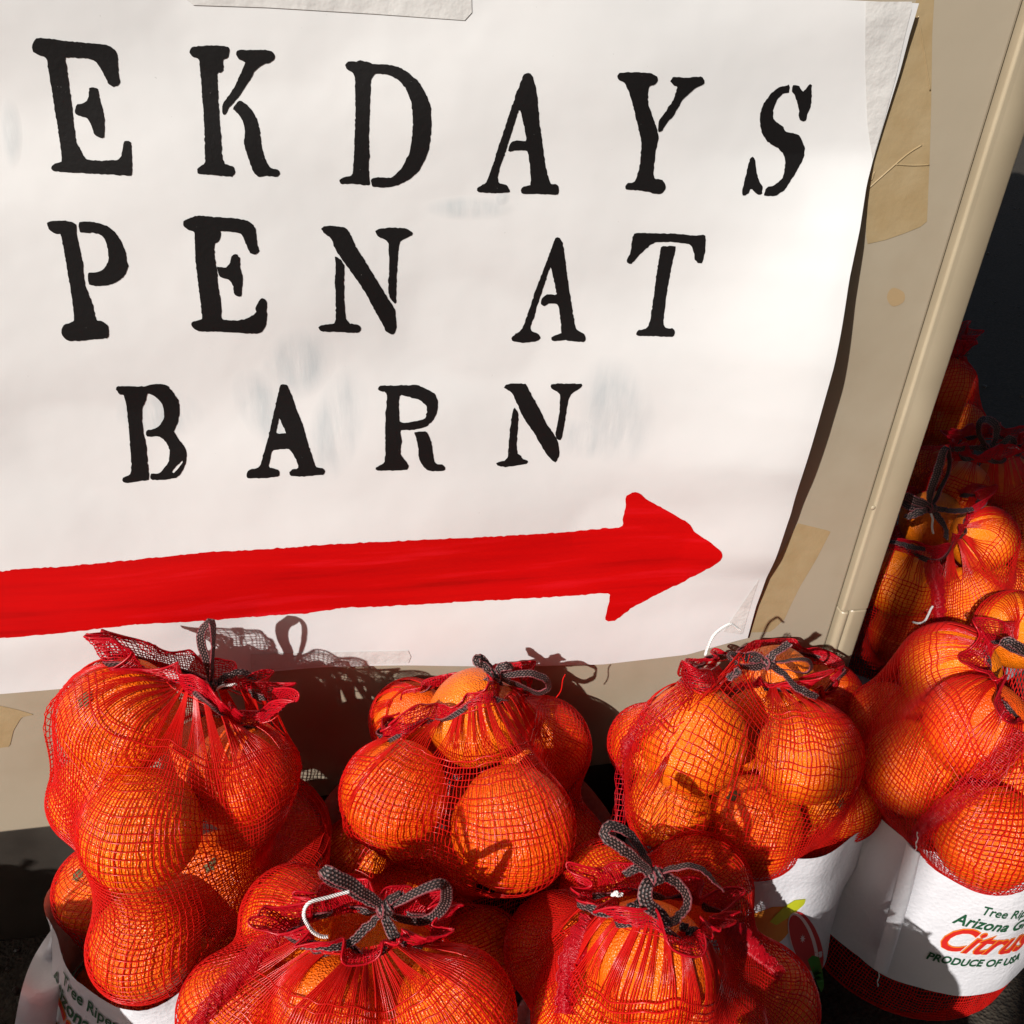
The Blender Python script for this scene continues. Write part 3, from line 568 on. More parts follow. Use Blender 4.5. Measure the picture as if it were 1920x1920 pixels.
bag('E', who='front right bag', label='red net bag at the front centre right, big hanging ribbon loop on top', base=(.205, -.268), rad=(.092, .08), nu=190,
    oranges=[(1215, 1808, 122, -.285, 'large yellowish orange at the front of the front right bag, under the hanging loop'),
             (1312, 1662, 96, -.200, 'shaded orange sticking up behind the bow of the front right bag'),
             (1048, 1780, 100, -.240, 'orange at the left of the front right bag'),
             (1418, 1880, 112, -.262, 'orange at the lower right of the front right bag'),
             (1095, 1905, 92, -.272, 'orange at the bottom left of the front right bag, mostly out of frame'),
             (1330, 1935, 105, -.290, 'orange at the bottom of the front right bag, cut by the frame'),
             (1135, 1660, 70, -.190, 'orange behind the left frill of the front right bag')],
    ring=[(1098, 1696, -.25), (1130, 1710, -.26), (1175, 1722, None), (1230, 1738, None), (1290, 1748, None), (1335, 1742, -.268), (1356, 1728, -.26), (1340, 1708, -.252),
          (1290, 1692, -.25), (1220, 1678, -.25), (1155, 1676, -.248), (1116, 1682, -.248)],
    frill=dict(h=.017, lean=.35, ruf=.006, k=8, flaps=[(1116, 1690, .016, .05), (1335, 1735, .012, .04), (1160, 1690, .018, .05)]),
    knot=(1228, 1643), knot_y=-.288,
    bow=[([(1226,1640),(1200,1612),(1170,1590),(1140,1577),(1136,1566),(1150,1554),(1176,1566),(1202,1598),(1228,1640)], [0,-.003,-.004,-.002,.001,.004,.004,.003,0], .0105, (35, 60)),
         ([(1226,1644),(1214,1660),(1216,1690),(1240,1722),(1258,1732),(1280,1712),(1290,1688),(1280,1662),(1258,1648),(1236,1644)], [0,-.006,-.012,-.016,-.014,-.008,-.002,.003,.004,0], .0115, (10, 55)),
         ([(1232,1640),(1262,1630),(1295,1623),(1325,1634),(1345,1655),(1358,1672)], [0,-.002,-.004,-.004,-.002,0], .008, (60, 70)),
         ([(1222,1642),(1200,1630),(1185,1632),(1170,1640)], [0,-.002,-.002,0], .008, (20, 30)),
         ([(1220,1648),(1208,1672),(1198,1692),(1182,1708)], [0,-.004,-.008,-.010], .0075, (20, 30)),
         ([(1098,1700),(1125,1703),(1150,1708),(1164,1710)], [.004,.001,-.002,-.004], .0085, (10, 10)),
         ([(1276,1738),(1292,1744),(1306,1748)], [-.012,-.012,-.011], .0085, (10, 10))],
    strings=[([(1148,1678),(1154,1672),(1160,1680),(1166,1676)], [-.006,-.008,-.008,-.006])],
    seams=[[(1360, 1735), (1392, 1765), (1430, 1800), (1465, 1830)], [(1110, 1722), (1085, 1770), (1065, 1830), (1060, 1900)]],
    band=dict(z=(.03, .165), top=[(-180, .16), (0, .165)], grow=.004))
bag('F', who='labelled bag', label='red net bag at the right edge of view with a lettered white label band', base=(.525, -.125), rad=(.105, .10), nu=200,
    oranges=[(1780, 1262, 93, -.106, 'orange at the upper left of the labelled bag'),
             (1832, 1365, 97, -.150, 'glossy orange front and centre of the labelled bag'),
             (1712, 1440, 90, -.140, 'orange crossed by a shadow edge at the left of the labelled bag'),
             (1852, 1568, 100, -.205, 'orange just above the white label of the labelled bag'),
             (1662, 1350, 68, -.085, 'dark shaded orange at the left edge of the labelled bag'),
             (1935, 1455, 88, -.185, 'orange cut by the right frame below the glossy fold of the labelled bag'),
             (1905, 1182, 62, -.070, 'yellow orange inside the mouth of the labelled bag')],
    ring=[(1868, 1212, -.125), (1855, 1252, None), (1878, 1300, None), (1902, 1345, None), (1935, 1390, -.17), (1990, 1372, -.165), (2015, 1290, -.12), (1985, 1225, -.085), (1925, 1198, -.085)],
    frill=dict(h=.015, lean=.55, ruf=.005, k=7, flaps=[(1862, 1235, .016, .05), (1890, 1320, .010, .04)]),
    knot=(1935, 1230), knot_y=-.15,
    bow=[([(1932,1230),(1915,1215),(1898,1204),(1884,1208),(1900,1218),(1930,1232)], [0,-.004,-.006,-.004,.002,0], .010, (15, 40)),
         ([(1938,1230),(1960,1215),(1985,1215),(1975,1235),(1940,1234)], [0,-.004,-.006,.002,0], .010, (20, 50))],
    strings=[], seams=[[(1912, 1372), (1870, 1432), (1820, 1480), (1770, 1520), (1738, 1548), (1718, 1580)]],
    band=dict(z=(.085, .265), top=[(-180, .24), (-150, .25), (-120, .275), (-95, .268), (-60, .262), (0, .26), (90, .25)], grow=.005))
bag('G', who='sunlit bag', label='half sunlit red net bag standing just beyond the corner post', base=(.645, .115), rad=(.10, .09), nu=150,
    oranges=[(1842, 1010, 62, .110, 'brightly lit orange at the top of the sunlit bag beyond the post'),
             (1815, 1125, 64, .065, 'lit orange below the top one in the sunlit bag beyond the post'),
             (1690, 1088, 70, .075, 'shaded orange next to the corner post in the sunlit bag beyond it'),
             (1690, 1190, 56, .045, 'orange lit only in one spot, low in the sunlit bag beyond the post'),
             (1745, 975, 58, .160, 'dark orange inside the mouth of the sunlit bag beyond the post'),
             (1900, 1110, 60, .120, 'orange at the right of the sunlit bag beyond the post, in its net')],
    ring=[(1838, 945, None), (1805, 985, None), (1780, 1025, .055), (1745, 1045, .045), (1690, 1028, None), (1650, 1012, .065), (1642, 975, .12), (1690, 942, .175), (1760, 928, .19), (1812, 930, .165)],
    frill=dict(h=.014, lean=.0, ruf=.005, k=7, flaps=[(1832, 948, .014, .04), (1760, 1040, .008, .05)]),
    knot=(1745, 952), knot_y=.085,
    bow=[([(1743,950),(1745,920),(1758,880),(1771,842),(1776,870),(1768,905),(1747,950)], [0,0,.001,.003,.006,.005,0], .0125, (35, 55)),
         ([(1743,950),(1722,942),(1698,930),(1688,934),(1705,948),(1740,955)], [0,-.002,-.003,0,.004,0], .0135, (10, 35)),
         ([(1742,956),(1720,962),(1700,970)], [0,-.003,-.003], .011, (10, 20)),
         ([(1748,952),(1775,953),(1800,957),(1825,954)], [0,0,.002,.006], .0085, (15, 25)),
         ([(1748,956),(1764,972),(1774,992),(1772,1010)], [0,-.004,-.008,-.012], .0085, (15, 25)),
         ([(1665,1015),(1690,1020),(1715,1026),(1735,1030)], [-.03,-.032,-.036,-.038], .0075, (15, 25))],
    strings=[([(1712,1166),(1722,1168),(1732,1165),(1742,1152),(1749,1136)], [-.062,-.064,-.064,-.062,-.06]), ([(1746,962),(1748,980),(1750,1000)], [-.004,-.006,-.01])],
    seams=[[(1748, 1050), (1752, 1090), (1758, 1130), (1764, 1180)]], band=dict(z=(.07, .2), top=[(-180, .2), (0, .2)], grow=.004))
bag('I', who='dark bag with the loop', label='shaded red net bag with an upright dark ribbon loop, behind the sunlit bag', base=(.80, .235), rad=(.10, .09), nu=120,
    oranges=[(1740, 890, 52, .245, 'orange at the left of the dark bag with the upright loop'),
             (1800, 915, 54, .205, 'orange at the front of the dark bag with the upright loop'),
             (1885, 905, 56, .215, 'orange at the upper right of the dark bag with the upright loop'),
             (1905, 1000, 58, .175, 'orange at the lower right of the dark bag with the upright loop')],
    ring=[(1795, 848, .215), (1850, 862, .195), (1900, 850, .205), (1905, 828, .24), (1850, 818, .27), (1800, 828, .255)],
    frill=dict(h=.016, lean=.35, ruf=.006, k=6, flaps=[(1900, 840, .016, .08), (1800, 850, .01, .06)]),
    knot=(1852, 840), knot_y=.205,
    bow=[([(1848,838),(1838,818),(1834,800),(1842,786),(1856,787),(1868,802),(1866,822),(1856,840)], [0,0,0,0,.004,.006,.004,0], .014, (35, 50)),
         ([(1856,840),(1876,836),(1892,824),(1900,832),(1886,842),(1860,844)], [0,-.002,-.003,.002,.004,0], .012, (20, 50)),
         ([(1848,840),(1830,838),(1810,840),(1790,842)], [0,0,.002,.004], .009, (15, 25))],
    strings=[([(1892,838),(1905,840),(1914,843)], [-.01,-.012,-.01])], seams=[], band=dict(z=(.07, .2), top=[(-180, .2), (0, .2)], grow=.004))
bag('H', who='farthest dark bag', label='farthest shaded red net bag, narrow at the top, against the dark asphalt', base=(.80, .50), rad=(.085, .09), nu=110,
    oranges=[(1772, 722, 54, .455, 'upper orange of the farthest dark bag'),
             (1737, 795, 46, .440, 'lower left orange of the farthest dark bag'),
             (1800, 800, 44, .425, 'lower right orange of the farthest dark bag'),
             (1700, 780, 46, .47, 'orange of the farthest dark bag next to the corner post')],
    ring=[(1762, 664, .44), (1785, 670, .43), (1806, 662, .44), (1806, 648, .47), (1785, 642, .485), (1764, 650, .47)],
    frill=dict(h=.03, lean=.25, ruf=.006, k=5, flaps=[]),
    knot=None, knot_y=None, bow=[], strings=[([(1826,826),(1830,815),(1833,802)], [.40,.40,.40])], seams=[], band=dict(z=(.07, .2), top=[(-180, .2), (0, .2)], grow=.004))

# ---- settle the oranges: keep each on its line of sight, slide along it until none overlap
allo = []
for k, b in BAGS.items():
    b['O'] = []
    for o in b['oranges']:
        px, py, rp, y, lab = o[:5]; r = ray(px, py); t = (y + CAM_D) / r[1]
        d = dict(k=k, r=r, t=t, t0=t, rp=rp, lab=lab, btn=o[5] if len(o) > 5 else None); b['O'].append(d); allo.append(d)
def R_of(d): return min(.0465, max(.034, d['rp'] * d['t'] / FPX))
for it in range(160):
    for i, a in enumerate(allo):
        pa = CAM + a['r'] * a['t']; Ra = R_of(a)
        for c in allo[i + 1:]:
            pc = CAM + c['r'] * c['t']; v = pc - pa; dist = np.linalg.norm(v); need = (Ra + R_of(c)) * .985
            if dist < need:
                s = .3 * (need - dist) / (np.linalg.norm(a['r']))
                if c['t'] >= a['t']: c['t'] += s; a['t'] -= s
                else: c['t'] -= s; a['t'] += s
                pa = CAM + a['r'] * a['t']
    for a in allo:
        a['t'] += (a['t0'] - a['t']) * .02
        if a['k'] in 'ABC':
            tm = (CAM_D - R_of(a) * 1.02 - .003) / a['r'][1]; a['t'] = min(a['t'], tm)
for b in BAGS.values():
    for d in b['O']: d['c'] = CAM + d['r'] * d['t']; d['R'] = R_of(d)
for b in BAGS.values():
    # oranges nobody sees fill the lower part of the bag
    b['fill'] = []; bx, by = b['base']; rx, ry = b['rad']; vis = [(d['c'], d['R']) for c_ in BAGS.values() for d in c_['O']]
    for lay in range(4):
        for q in range(6 if lay % 2 == 0 else 5):
            a = q * 1.2566 + lay * .63; rr = 0 if q == 5 else 1
            c = np.array((bx + rr * max(rx - .04, .046) * math.cos(a), by + rr * max(ry - .04, .046) * math.sin(a), .0425 + lay * .069)); R_ = .040
            if c[1] > -R_ - .004 and c[1] - R_ < 0 and c[0] < XE + .04 and c[0] > -1: c[1] = -R_ - .004
            if all(np.linalg.norm(c - p) > (R_ + r_) * .97 for p, r_ in vis) and all(np.linalg.norm(c - p) > .078 for p, _ in b['fill']): b['fill'].append((c, R_))
allfill = []
for k, b in BAGS.items():
    keep = []
    for c, r_ in b['fill']:
        if all(np.linalg.norm(c - p) > .078 for p in allfill): keep.append((c, r_)); allfill.append(c)
    b['fill'] = keep

def sphere_hit(o, d, sph):
    best = np.full(d.shape[:-1], -1.0)
    for c, R_ in sph:
        w = np.asarray(c) - o; bb = (w * d).sum(-1); disc = R_ * R_ - ((w * w).sum(-1) - bb * bb)
        t = np.where(disc > 0, bb + np.sqrt(np.maximum(disc, 0)), -1.0); best = np.maximum(best, t)
    return best
def first_hit(px, py, sph, off):
    r = ray(px, py); n = np.linalg.norm(r); d = r / n; best = None
    for c, R_ in sph:
        w = np.asarray(c) - CAM; bb = w @ d; disc = R_ * R_ - (w @ w - bb * bb)
        if disc > 0:
            t = bb - math.sqrt(disc)
            if best is None or t < best: best = t
    return None if best is None else CAM + d * (best - off)
def grid_mesh_quads(nv, nu):
    i = np.arange(nv - 1)[:, None] * nu; j = np.arange(nu)[None, :]; j2 = (j + 1) % nu
    return np.stack([i + j, i + j2, i + nu + j2, i + nu + j], -1).reshape(-1, 4)
def fast_mesh(name, V, Q, material, parent):
    V = np.asarray(V, np.float32) - np.array(parent.location, np.float32); me = bpy.data.meshes.new(name)
    me.vertices.add(len(V)); me.vertices.foreach_set('co', V.ravel())
    me.loops.add(len(Q) * 4); me.loops.foreach_set('vertex_index', Q.astype(np.int32).ravel())
    me.polygons.add(len(Q)); me.polygons.foreach_set('loop_start', np.arange(0, len(Q) * 4, 4, dtype=np.int32))
    me.update(calc_edges=True); me.materials.append(material)
    return link(bpy.data.objects.new(name, me), parent)
def threads(P, N, r, closed):
    """P (lines, n, 3) polylines with outward normals: three sided plastic threads"""
    T = np.gradient(P, axis=1)
    if closed: T = np.roll(P, -1, 1) - np.roll(P, 1, 1)
    T /= np.linalg.norm(T, axis=-1, keepdims=True) + 1e-12
    B = np.cross(N, T); B /= np.linalg.norm(B, axis=-1, keepdims=True) + 1e-12
    rr = r if np.isscalar(r) else r[..., None]
    V = np.stack([P + N * rr, P - N * rr * .5 + B * rr * .87, P - N * rr * .5 - B * rr * .87], 2)
    L, n = P.shape[:2]; idx = np.arange(L * n * 3).reshape(L, n, 3)
    a = idx if closed else idx[:, :-1]; b_ = np.roll(idx, -1, 1) if closed else idx[:, 1:]
    Q = np.stack([np.stack([a[..., k], a[..., (k + 1) % 3], b_[..., (k + 1) % 3], b_[..., k]], -1) for k in range(3)], -2).reshape(-1, 4)
    return V.reshape(-1, 3), Q
def smooth_noise(shape, scales, amp):
    out = np.zeros(shape)
    yy, xx = np.meshgrid(np.linspace(0, 1, shape[0]), np.linspace(0, 1, shape[1], endpoint=False), indexing='ij')
    for s in scales:
        for _ in range(4):
            kx = int(rng.integers(1, s + 1)); ky = rng.uniform(.3, s * .7); out += np.sin(2 * np.pi * (kx * xx + ky * yy) + rng.uniform(0, 6.28)) * rng.uniform(.4, 1)
    return amp * out / (out.std() + 1e-9)
class Surf: pass
def drape(b):
    """taut surface over the oranges of one bag: obstacle problem for the radius along a fan of rays"""
    nu = int(b['nu'] * 1.18); sph = [(d['c'], d['R'] + .0010) for d in b['O']] + [(c, r_ + .0010) for c, r_ in b['fill']]
    ring = []
    for q in b['ring']:
        px, py, y = q[:3]; p = first_hit(px, py, [(d['c'], d['R']) for d in b['O']], .0035) if y is None else at_y(px, py, y)
        if p is None: p = at_y(px, py, (q[3] if len(q) > 3 and q[3] < 0 else -(q[3]) if len(q) > 3 else b['base'][1]))
        ring.append(p)
    ring = catmull(np.array(ring), 400, True); cen = ring.mean(0); b['cen'] = cen
    a = np.unwrap(np.arctan2(ring[:, 1] - cen[1], ring[:, 0] - cen[0]));
    if a[-1] < a[0]: ring = ring[::-1]; a = np.unwrap(np.arctan2(ring[:, 1] - cen[1], ring[:, 0] - cen[0]))
    a = np.maximum.accumulate(a); phi = -math.pi + 2 * math.pi * np.arange(nu) / nu
    aa = np.r_[a - 2 * math.pi, a, a + 2 * math.pi]; RR = np.vstack([ring] * 3)
    ringp = np.stack([np.interp(phi, aa, RR[:, k]) for k in range(3)], 1)
    zc = .60 * cen[2]; base = np.array((*b['base'], 0.0)); top = np.array((cen[0], cen[1], zc))
    n1 = int(round(zc / .0048)); n2 = int(round((cen[2] - zc + .09) / .0046))
    w = ringp - top; rw = np.linalg.norm(w, axis=1); eh = np.arctan2(w[:, 2], np.hypot(w[:, 0], w[:, 1])); ah = np.unwrap(np.arctan2(w[:, 1], w[:, 0]))
    if ah[0] > math.pi * .5: ah -= 2 * math.pi
    O = []; Dr = []; fl = []
    rx, ry = b['rad']; fr = 1 / np.sqrt((np.cos(phi) / rx) ** 2 + (np.sin(phi) / ry) ** 2)
    for i in range(n1):
        z = .003 + (zc - .003) * i / n1; o = base * (1 - z / zc) + np.array((cen[0], cen[1], 0)) * (z / zc); o[2] = z
        O.append(np.tile(o, (nu, 1))); Dr.append(np.stack([np.cos(phi), np.sin(phi), 0 * phi], 1)); fl.append(fr * (.78 + .22 * min(1, z / .03)) * (1 - .35 * max(0, z / zc - .3)))
    for i in range(n2):
        h = i / (n2 - 1); e = eh * h; O.append(np.tile(top, (nu, 1))); Dr.append(np.stack([np.cos(e) * np.cos(phi * (1 - h) + ah * h), np.cos(e) * np.sin(phi * (1 - h) + ah * h), np.sin(e)], 1)); fl.append(np.full(nu, .03))
    O = np.array(O); Dr = np.array(Dr); fl = np.array(fl); hit = sphere_hit(O, Dr, sph); hit = np.maximum(hit, fl)
    hit[-1] = rw; r = hit.copy(); s = np.linspace(0, 1, len(r))[:, None]
    for it in range(700):
        q = np.empty_like(r); lat = (np.roll(r, 1, 1) + np.roll(r, -1, 1)) / 2
        q[1:-1] = .58 * (r[:-2] + r[2:]) / 2 + .42 * lat[1:-1]; q[0] = hit[0]; q[-1] = rw
        r = np.maximum(hit, q - b.get('pull', .00006)); r[-1] = rw
    # keep the fold of net off the cabinet face
    P = O + Dr * r[..., None]
    inside = (P[..., 0] < XE + .004) & (P[..., 1] > -.004) & (b['base'][1] < .05); P[..., 1] = np.where(inside, -.004, P[..., 1])
    b['P'] = P; b['n1'] = n1; b['zc'] = zc; b['r'] = r; b['O_'] = O; b['ringp'] = P[-1]; b['phi'] = phi
    gu = np.roll(P, -1, 1) - np.roll(P, 1, 1); gv = np.gradient(P, axis=0); N = np.cross(gu, gv); N /= np.linalg.norm(N, axis=-1, keepdims=True) + 1e-12; b['N'] = N
    b['bvh'] = BVHTree.FromPolygons([tuple(p) for p in P.reshape(-1, 3)], grid_mesh_quads(*P.shape[:2]).tolist())
def bil(A, v, u):
    nv, nu = A.shape[:2]; v = np.clip(v, 0, nv - 1.001); v0 = v.astype(int); fv = (v - v0)[..., None]; u = u % nu; u0 = u.astype(int) % nu; fu = (u - np.floor(u))[..., None]; u1 = (u0 + 1) % nu
    return (A[v0, u0] * (1 - fu) + A[v0, u1] * fu) * (1 - fv) + (A[v0 + 1, u0] * (1 - fu) + A[v0 + 1, u1] * fu) * fv
def cam_hit(bvh, px, py, off=0.0, default=None):
    r = ray(px, py); d = Vector(r).normalized(); h = bvh.ray_cast(Vector(CAM), d)
    if h[0] is None: return default
    return np.array(h[0]) - np.array(d) * off
def build_net(b, root):
    P, N = b['P'], b['N']; nv, nu = P.shape[:2]; long_n = int(.046 / .0046); z1, z0 = b['band']['z'][1], b['band']['z'][0]
    du = smooth_noise((nv, nu), (3, 9), .55) + rng.normal(0, .10, (nv, nu)); dv = smooth_noise((nv, nu), (3, 8), .55) + smooth_noise((nv, nu), (30,), .12)
    uu = np.tile(np.arange(nu)[None, :].astype(float), (nv, 1)); vv = np.tile(np.arange(nv)[:, None].astype(float), (1, nu))
    g = np.sort(rng.choice(np.arange(nu), nu // 6, replace=False)); near = g[np.argmin(np.abs((np.arange(nu)[:, None] - g[None, :] + nu / 2) % nu - nu / 2), 1)]
    pull = ((near - np.arange(nu) + nu / 2) % nu - nu / 2); s = np.clip((np.arange(nv) - (nv - long_n)) / long_n, 0, 1)[:, None]
    uu = uu + du * (1 - s) + pull[None, :] * .72 * s ** .8 * (1 - .35 * s ** 6); edge = np.clip((nv - 1 - vv) / 6, 0, 1) * np.clip(vv / 4, 0, 1); vv2 = vv + dv * edge
    Pv = bil(P, vv2, uu); Nv = bil(N, vv2, uu); Nv /= np.linalg.norm(Nv, axis=-1, keepdims=True) + 1e-12
    keep0 = np.argmax(P[:, :, 2].max(1) > z1 - .03) if b.get('band') else 0
    hidden = [i for i in range(nv) if z0 + .012 < P[i, :, 2].mean() < z1 - .055]
    Vs = []; Qs = []; n = 0
    def add(V, Q):
        nonlocal n
        Vs.append(V); Qs.append(Q + n); n += len(V)
    lo = hidden[0] if hidden else 0; hi = hidden[-1] if hidden else 0
    rth = .00044 * (1 + .25 * rng.normal(0, 1, nu)).clip(.6, 1.5)
    for a, c in ((0, lo + 1), (hi, nv)) if hidden else ((0, nv),):
        if c - a > 2:
            L = Pv[a:c].transpose(1, 0, 2); add(*threads(L, Nv[a:c].transpose(1, 0, 2), np.repeat(rth[:, None], c - a, 1), False))
    rows = [i for i in range(1, nv - long_n) if i not in hidden and rng.random() > .03] + [nv - long_n, nv - long_n + 1, nv - 2]
    Lr = Pv[rows] + Nv[rows] * .0003; rr = np.where(np.array(rows) >= nv - long_n, .0006, .00037) * rng.uniform(.8, 1.25, len(rows)); add(*threads(Lr, Nv[rows], np.repeat(rr[:, None], nu, 1), True))
    o = fast_mesh('net', np.vstack(Vs), np.vstack(Qs), M['net'], root); o['kind'] = 'stuff'; return o
def build_frill(b, root):
    f = b['frill']; n = 380; ring = resample(b['ringp'], n, True); cen = ring.mean(0); out = ring - cen; out[:, 2] = 0; out /= np.linalg.norm(out, axis=1)[:, None] + 1e-9
    h = np.full(n, f['h']) * (1 + .18 * np.sin(np.arange(n) * 2 * np.pi / n * 3 + rng.uniform(0, 6)) + .1 * np.sin(np.arange(n) * 2 * np.pi / n * 7)); lean = np.full(n, f['lean']) + .25 * np.sin(np.arange(n) * 2 * np.pi / n * 5 + rng.uniform(0, 6))
    for px, py, eh, wd in f['flaps']:
        r = ray(px, py); r = r / np.linalg.norm(r); w = ring - CAM; dd = np.linalg.norm(w - (w @ r)[:, None] * r, axis=1); kk = int(np.argmin(dd + .35 * (w @ r)))
        arc_ = np.linalg.norm(ring - ring[kk], axis=1); gk = np.exp(-(arc_ / (wd * .5)) ** 2); h += eh * gk * (.86 + .14 * np.cos(arc_ / .006)); lean += .12 * gk
    T = np.roll(ring, -1, 0) - np.roll(ring, 1, 0); T /= np.linalg.norm(T, axis=1)[:, None] + 1e-9
    th = np.arange(n) * 2 * np.pi / n; wob = f['k'] * 1.3 * th + 1.2 * np.sin(3 * th + 1) + .8 * np.sin(5 * th + 2.2) + .6 * np.sin(11 * th)
    up = np.array((0, 0, 1.0)); dirs = up * np.cos(lean)[:, None] + out * np.sin(lean)[:, None]; rows = 13; G = []
    for v in range(rows):
        q = v / (rows - 1); A = 1.7 * f['ruf'] * (q ** .8) * (1 + .5 * np.sin(2 * th + 1))
        G.append(ring + dirs * (h * (q * 1.05 - .12))[:, None] + out * (A * np.sin(wob) + .002)[:, None] + T * (A * .22 * np.cos(2 * wob) + .0003 * rng.normal(0, 1, n))[:, None] + out * (.0025 * q * q * np.sin(2 * wob + 1))[:, None] + (out * .45 - up) * (.0028 * max(0, q - .72) / .28 * (1 + .7 * np.sin(1.7 * wob + 2)))[:, None] + up * (.00035 * rng.normal(0, 1, n) * (q > .9))[:, None])
    G = np.array(G)
    for _ in range(9): G[1:] = .25 * np.roll(G[1:], 1, 1) + .5 * G[1:] + .25 * np.roll(G[1:], -1, 1)
    if b['base'][1] < .05: G[..., 1] = np.where((G[..., 1] > -.003) & (G[..., 0] < XE), -.003 - .0006 * np.abs(np.sin(np.arange(n) * .9)), G[..., 1])
    gu = np.roll(G, -1, 1) - np.roll(G, 1, 1); gv = np.gradient(G, axis=0); N = np.cross(gu, gv); N /= np.linalg.norm(N, axis=-1, keepdims=True) + 1e-12
    G2 = G[:, ::2] + rng.normal(0, .00028, G[:, ::2].shape); N2 = N[:, ::2]; V1, Q1 = threads(G2.transpose(1, 0, 2), N2.transpose(1, 0, 2), .00042, False); V2, Q2 = threads(G2 + N2 * .0003, N2, .00044, True)
    V3, Q3 = threads(G[-1:], N[-1:], .0009, True)
    o = fast_mesh('frill', np.vstack([V1, V2, V3]), np.vstack([Q1, Q2 + len(V1), Q3 + len(V1) + len(V2)]), M['hem'], root); b['G'] = G; b['out'] = out; return o
def build_ribbon(b, root):
    ring = resample(b['ringp'], 240, True); cen = ring.mean(0); out = ring - cen; out[:, 2] = 0; out /= np.linalg.norm(out, axis=1)[:, None] + 1e-9
    th = np.arange(240) * 2 * np.pi / 240; P = ring + out * (.0022 + .0038 * np.sin(9 * th + 1.5 * np.sin(2 * th)))[:, None] + np.array((0, 0, 1)) * (.0012 * np.sin(7 * th))[:, None]
    if b['base'][1] < .05: P[:, 1] = np.where((P[:, 1] > -.003) & (P[:, 0] < XE), -.003, P[:, 1])
    P = np.vstack([P, P[:1]]); W = np.array((0, 0, 1.0)) + np.vstack([out, out[:1]]) * (.5 * np.sin(np.arange(241) * .35))[:, None]
    V, F, U = strip(P, W, .0055, .0009); J = Join(); J.add(V, F, U); o = J.obj('drawstring', M['ribbon'], root); return o
def build_bow(b, root):
    if not b['bow']: return
    px, py = b['knot']; y0 = b['knot_y']
    if y0 is None:
        p = first_hit(px, py, [(d['c'], d['R']) for d in b['O']], .006); y0 = p[1] if p is not None else b['cen'][1]
    k0 = at_y(px, py, y0); J = Join()
    for pts, dy, w, (a0, a1) in b['bow']:
        dy = np.array(dy, float)
        if np.abs(dy).max() < .0061 or True: Q = np.array([at_y(a, c, y0 + d) for (a, c), d in zip(pts, dy)])
        Q = resample(catmull(Q, 60), 40); cr = rng.normal(0, 1, (40, 3)).cumsum(0); cr -= np.linspace(cr[0], cr[-1], 40); cr /= np.abs(cr).max() + 1e-9; Q = Q + cr * .0018; view = CAM - Q; view /= np.linalg.norm(view, axis=1)[:, None]
        T = np.gradient(Q, axis=0); T /= np.linalg.norm(T, axis=1)[:, None] + 1e-9; side = np.cross(T, view); side /= np.linalg.norm(side, axis=1)[:, None] + 1e-9
        ok = [side[0]]
        for s_ in side[1:]: ok.append(s_ if s_ @ ok[-1] > 0 else -s_)
        # the far half of a loop shows its other face: turn the width steadily instead of flipping it
        side = np.array(ok); ang = np.radians(np.linspace(a0, a1, len(Q)) + 14 * np.sin(np.linspace(0, 6, len(Q)) + rng.uniform(0, 6)))[:, None]; Wd = side * np.cos(ang) + view * np.sin(ang)
        ww = w * (1 - .35 * np.exp(-(np.linspace(0, 1, len(Q)) / .08) ** 2)); 
        if np.linalg.norm(Q[-1] - Q[0]) < .012: ww = ww * (1 - .35 * np.exp(-((1 - np.linspace(0, 1, len(Q))) / .08) ** 2))
        V, F, U = strip(Q, Wd, ww * .66 * (1 + .14 * np.sin(np.linspace(0, 9, len(Q)) + rng.uniform(0, 6))), .0008); J.add(V, F, U)
    for i in range(2):
        t = np.linspace(0, 2 * np.pi * .95, 22); ax = nrm((1, .3, .4 - .8 * i)); v = nrm(CAM - k0); e1 = nrm(np.cross(ax, v)); e2 = np.cross(ax, e1)
        Q = k0 + np.outer(np.cos(t), e1) * .0042 + np.outer(np.sin(t), e2) * .0042 - v * -.001; V, F, U = strip(Q, np.tile(ax, (22, 1)), .0075, .0011); J.add(V, F, U)
    return J.obj('ribbon_bow', M['ribbon'], root)
def build_strings(b, root):
    for pts, dy in b['strings']:
        y0 = b['knot_y'] if b['knot_y'] is not None else (first_hit(*b['knot'], [(d['c'], d['R']) for d in b['O']], .006)[1] if b['knot'] else 0)
        Q = resample(catmull(np.array([at_y(a, c, y0 + d) for (a, c), d in zip(pts, dy)]), 60), 70); 
        Q = Q + np.stack([.0006 * np.sin(np.linspace(0, 7, 70) + k_) for k_ in (0, 2, 4)], 1)
        for _ in range(10): Q[1:-1] = .25 * Q[:-2] + .5 * Q[1:-1] + .25 * Q[2:]
        J = Join(); L = np.linspace(0, 1, 70) * np.sum(np.linalg.norm(np.diff(Q, axis=0), axis=1)) / .0052 * 2 * np.pi
        if b.get('string_mat'): V, F = tube(Q, .0005, 5); J.add(V, F); J.obj('loose_thread', M[b['string_mat']], root, True); continue
        A = np.cross(np.gradient(Q, axis=0), (0, .4, 1)); A /= np.linalg.norm(A, axis=1)[:, None] + 1e-9; B = np.cross(np.gradient(Q, axis=0), A); B /= np.linalg.norm(B, axis=1)[:, None] + 1e-9
        for ph in (0, 2.1, 4.2):
            V, F = tube(Q + A * (np.cos(L + ph) * .0007)[:, None] + B * (np.sin(L + ph) * .0007)[:, None], .0005 + .0001 * np.sin(L * 1.3 + ph), 6); J.add(V, F)
        J.obj('white_string', M['string'], root, True)
